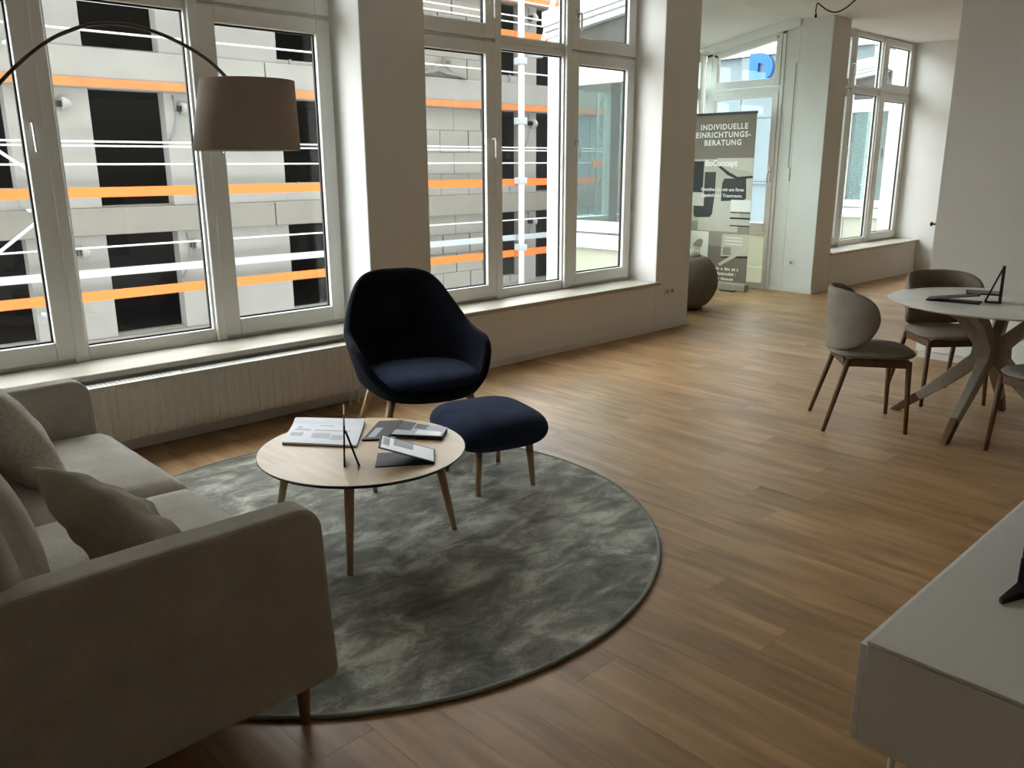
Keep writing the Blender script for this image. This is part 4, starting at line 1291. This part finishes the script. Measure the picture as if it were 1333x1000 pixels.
# ------------------------------------------------------------------ white media console at the right and the screen on it
mc = thing('media_console', 'white lacquered media console on thin legs at the lower right', 'console', (1.655, 0.203, 0))
MB().box(0.0, 1.80, 0.0, 0.42, 0.245, 0.488).build('body', M['console'], mc, bevel=0.003)
MB().box(-0.001, 1.801, -0.001, 0.421, 0.4905, 0.50).build('top_panel', M['console'], mc, bevel=0.002)
for k in range(3):
    MB().box(0.003+0.6*k, 0.597+0.6*k, 0.4215, 0.437, 0.248, 0.486).build('door', M['console'], mc, bevel=0.002)
for (lx, ly) in ((0.075, 0.365), (0.075, 0.06), (1.72, 0.365), (1.72, 0.06)):
    MB().tube([(lx, ly, 0.0), (lx, ly, 0.246)], [0.006, 0.009], 10).build('leg', M['console'], mc, smooth=True)
tv = thing('television', 'black television on splayed feet on the white media console', 'television', (2.10, 0.45, 0.50))
mb = MB()
mb.add([(-0.075, 0.022, 0.0), (-0.06, 0.034, 0.0), (0.05, 0.02, 0.0), (0.05, -0.03, 0.0), (-0.072, 0.022, 0.010), (-0.058, 0.032, 0.012), (0.05, 0.016, 0.03), (0.05, -0.025, 0.03)],
       [(0, 1, 2, 3)[::-1], (4, 5, 6, 7), (0, 1, 5, 4), (1, 2, 6, 5), (2, 3, 7, 6), (3, 0, 4, 7)])
mb.add([(-0.07, -0.085, 0.0), (-0.055, -0.10, 0.0), (0.05, -0.02, 0.0), (0.03, 0.02, 0.0), (-0.067, -0.085, 0.010), (-0.053, -0.096, 0.012), (0.05, -0.016, 0.03), (0.03, 0.018, 0.03)],
       [(0, 1, 2, 3)[::-1], (4, 5, 6, 7), (0, 1, 5, 4), (1, 2, 6, 5), (2, 3, 7, 6), (3, 0, 4, 7)])
mb.build('foot', M['black'], tv, recalc=True, bevel=0.003)
MB().box(0.02, 0.06, -0.02, 0.02, 0.01, 0.09).build('neck', M['black'], tv, bevel=0.004)
MB().box(0.03, 1.13, -0.02, 0.02, 0.07, 0.70).build('casing', M['black'], tv, bevel=0.004)
MB().box(0.04, 1.12, 0.0205, 0.022, 0.085, 0.69).build('screen', M['black'], tv)

# ------------------------------------------------------------------ roll-up banner
bn = thing('rollup_banner', 'tall beige roll-up advertising banner standing before the glazed door', 'banner', (8.90, 5.257, 0.0))
BW, BH = 0.86, 2.07
MB().box(-0.045, 0.045, -0.01, BW+0.01, 0.0, 0.085).build('cassette', M['dleg'], bn, bevel=0.012)
for yy in (0.12, 0.74):
    MB().box(-0.13, 0.13, yy-0.02, yy+0.02, 0.0, 0.010).build('foot', M['steel'], bn)
MB().tube([(0.02, 0.42, 0.08), (0.02, 0.42, BH-0.01)], 0.008, 8).build('pole', M['steel'], bn)
MB().box(-0.012, 0.012, -0.003, BW+0.003, BH-0.02, BH+0.01).build('top_rail', M['blackm'], bn)
sheet = MB().box(-0.002, 0.0, 0, BW, 0.08, 1.62).build('sheet', M['bprint2'], bn)
MB().box(-0.0021, 0.0, 0, BW, 1.55, BH-0.02).build('sheet_top', M['bprint'], sheet)
def bq(pts, mat, lift=0.0004, th=0.0004, name='print'):
    """flat print: pts are (u from the right edge, z)"""
    x0 = -0.002-lift
    n_ = len(pts)
    vs = [(x0-th, u, z_) for u, z_ in pts]+[(x0, u, z_) for u, z_ in pts]
    MB().add(vs, [tuple(range(n_)), tuple(range(2*n_-1, n_-1, -1))]+[(j, n_+j, n_+(j+1) % n_, (j+1) % n_) for j in range(n_)]).build(name, mat, sheet, recalc=True)
def br_(u0, u1, z0_, z1_, mat, lift=0.0004): bq([(u1, z0_), (u0, z0_), (u0, z1_), (u1, z1_)], mat, lift)
bq([(0, 1.40), (0, 1.56), (0.50, 1.56), (0.42, 1.50), (0.35, 1.46), (0.2, 1.43)], M['bpale'])
bq([(0, 0.10), (0, 0.52), (0.86, 0.52), (0.86, 0.10)], M['bprint'])
bq([(0, 0.52), (0, 0.80), (0.30, 0.86), (0.86, 0.80), (0.86, 0.52)], M['bgrey'])
br_(0.675, 0.86, 1.16, 1.525, M['bblack'], 0.0010)
br_(0.50, 0.655, 1.13, 1.40, M['bdark'], 0.0010)
br_(0.65, 0.86, 0.995, 1.145, M['bpale'], 0.0022)
bq([(0.79, 0.88), (0.76, 0.855), (0.56, 0.865), (0.525, 0.90), (0.50, 1.14), (0.80, 1.05)], M['bdark'], 0.0014)
br_(0.16, 0.72, 0.70, 0.86, M['bpale'], 0.0010)
br_(0.14, 0.54, 0.86, 1.10, M['bpale'], 0.0010)
bq([(0.41, 1.06), (0.10, 1.075), (0.07, 1.10), (0.085, 1.33), (0.38, 1.325), (0.405, 1.27)], M['bdark'], 0.0018)
bq([(0.50, 1.48), (0.46, 1.485), (0.32, 1.40), (0.20, 1.345), (0.0, 1.36), (0.0, 1.335), (0.20, 1.315), (0.34, 1.365)], M['bblack'], 0.0022)
br_(0.0, 0.27, 0.945, 1.08, M['bwhite'], 0.0026)
br_(0.0, 0.09, 1.08, 1.32, M['bpale'], 0.0014)
br_(0.0, 0.27, 0.925, 0.937, M['bblack'], 0.0026); br_(0.0, 0.27, 0.855, 0.875, M['bblack'], 0.0026)
br_(0.0, 0.27, 0.785, 0.85, M['bpale'], 0.0026); br_(0.0, 0.27, 0.77, 0.783, M['bblack'], 0.0026)
br_(0.555, 0.84, 0.26, 0.69, M['bwhite'], 0.0014)
bq([(0.77, 0.50), (0.65, 0.49), (0.63, 0.58), (0.665, 0.60), (0.72, 0.58), (0.77, 0.53)], M['bgrey'], 0.0022)
bq([(0.76, 0.50), (0.66, 0.49), (0.67, 0.455), (0.74, 0.455)], M['bpale'], 0.0022)
br_(0.665, 0.675, 0.33, 0.46, M['bgrey'], 0.0022); br_(0.735, 0.745, 0.33, 0.46, M['bgrey'], 0.0022); br_(0.70, 0.80, 0.38, 0.395, M['bgrey'], 0.0022)
bq([(0.37, 0.40), (0.0, 0.43), (0.0, 0.68), (0.36, 0.67)], M['bpale'], 0.0012)
bq([(0.365, 0.385), (0.0, 0.40), (0.0, 0.425), (0.365, 0.405)], M['bblack'], 0.0010)
for zz in (0.625, 0.59, 0.55): br_(0.08, 0.32, zz, zz+0.012, M['bwhite'], 0.0022)
bq([(0.34, 0.42), (0.23, 0.425), (0.23, 0.52), (0.34, 0.515)], M['bgrey'], 0.0022)
bq([(0.40, 0.31), (0.37, 0.285), (0.0, 0.50), (0.0, 0.56)], M['btan'], 0.0034)
# lettering
TR = (R(90), 0, R(-90))
def bt(s, size, u, z_, mat=None, sp=1.0, bold=0.0):
    text_mesh(s, size, 'lettering', mat or M['bwhite'], sheet, (-0.0075, u, z_), TR, spacing=sp, bold=bold)
bt('INDIVIDUELLE', 0.088, 0.425, 1.915, sp=1.18, bold=0.0028)
bt('EINRICHTUNGS-', 0.088, 0.435, 1.825, sp=1.18, bold=0.0028)
bt('BERATUNG', 0.088, 0.430, 1.735, sp=1.18, bold=0.0028)
bt('BoConcept', 0.098, 0.435, 1.500, sp=0.98, bold=0.0042)
bt('Gestalten Sie mit uns Ihren', 0.054, 0.40, 1.195, bold=0.0008)
bt('persönlichen Traumraum.', 0.054, 0.40, 1.125, bold=0.0008)
for zz, u0, u1 in ((0.235, 0.11, 0.60), (0.175, 0.14, 0.60), (0.115, 0.17, 0.58)):
    us = u1; rr_ = random.Random(int(zz*1000))
    while us > u0:
        L_2 = min(rr_.uniform(0.020, 0.034), us-u0)
        br_(us-L_2+0.006, us, zz, zz+rr_.choice((0.030, 0.034, 0.026)), M['bwhite'], 0.0014)
        us -= L_2+ (0.02 if rr_.random() < 0.25 else 0.0)
mb = MB(); mb.tube([(-0.09, 0.30, 0.005), (-0.12, 0.22, 0.006), (-0.10, 0.13, 0.006), (-0.05, 0.10, 0.006)], 0.006, 6)
mb.build('cord', M['cable'], bn, smooth=True)

# ------------------------------------------------------------------ tub seat half hidden behind the pier
tb = thing('tub_seat', 'rounded grey tub seat half hidden behind the pier beside the banner', 'seat', (7.42, 5.16, 0))
prof = [(0.0, 0.03), (0.26, 0.03), (0.30, 0.06), (0.375, 0.18), (0.395, 0.28), (0.375, 0.40), (0.32, 0.50), (0.25, 0.555), (0.20, 0.56), (0.19, 0.52), (0.16, 0.46), (0.0, 0.44)]
MB().lathe(prof, 48).build('body', M['tub'], tb, smooth=True, sub=1)
MB().lathe([(0.0, 0.0), (0.24, 0.0), (0.24, 0.032), (0.0, 0.032)], 32).build('base_ring', M['black'], tb)
MB().lathe([(0.0, 0.455), (0.15, 0.462), (0.19, 0.52), (0.19, 0.57), (0.13, 0.615), (0.0, 0.63)], 32).build('seat_pad', M['pillow2'], tb, smooth=True)
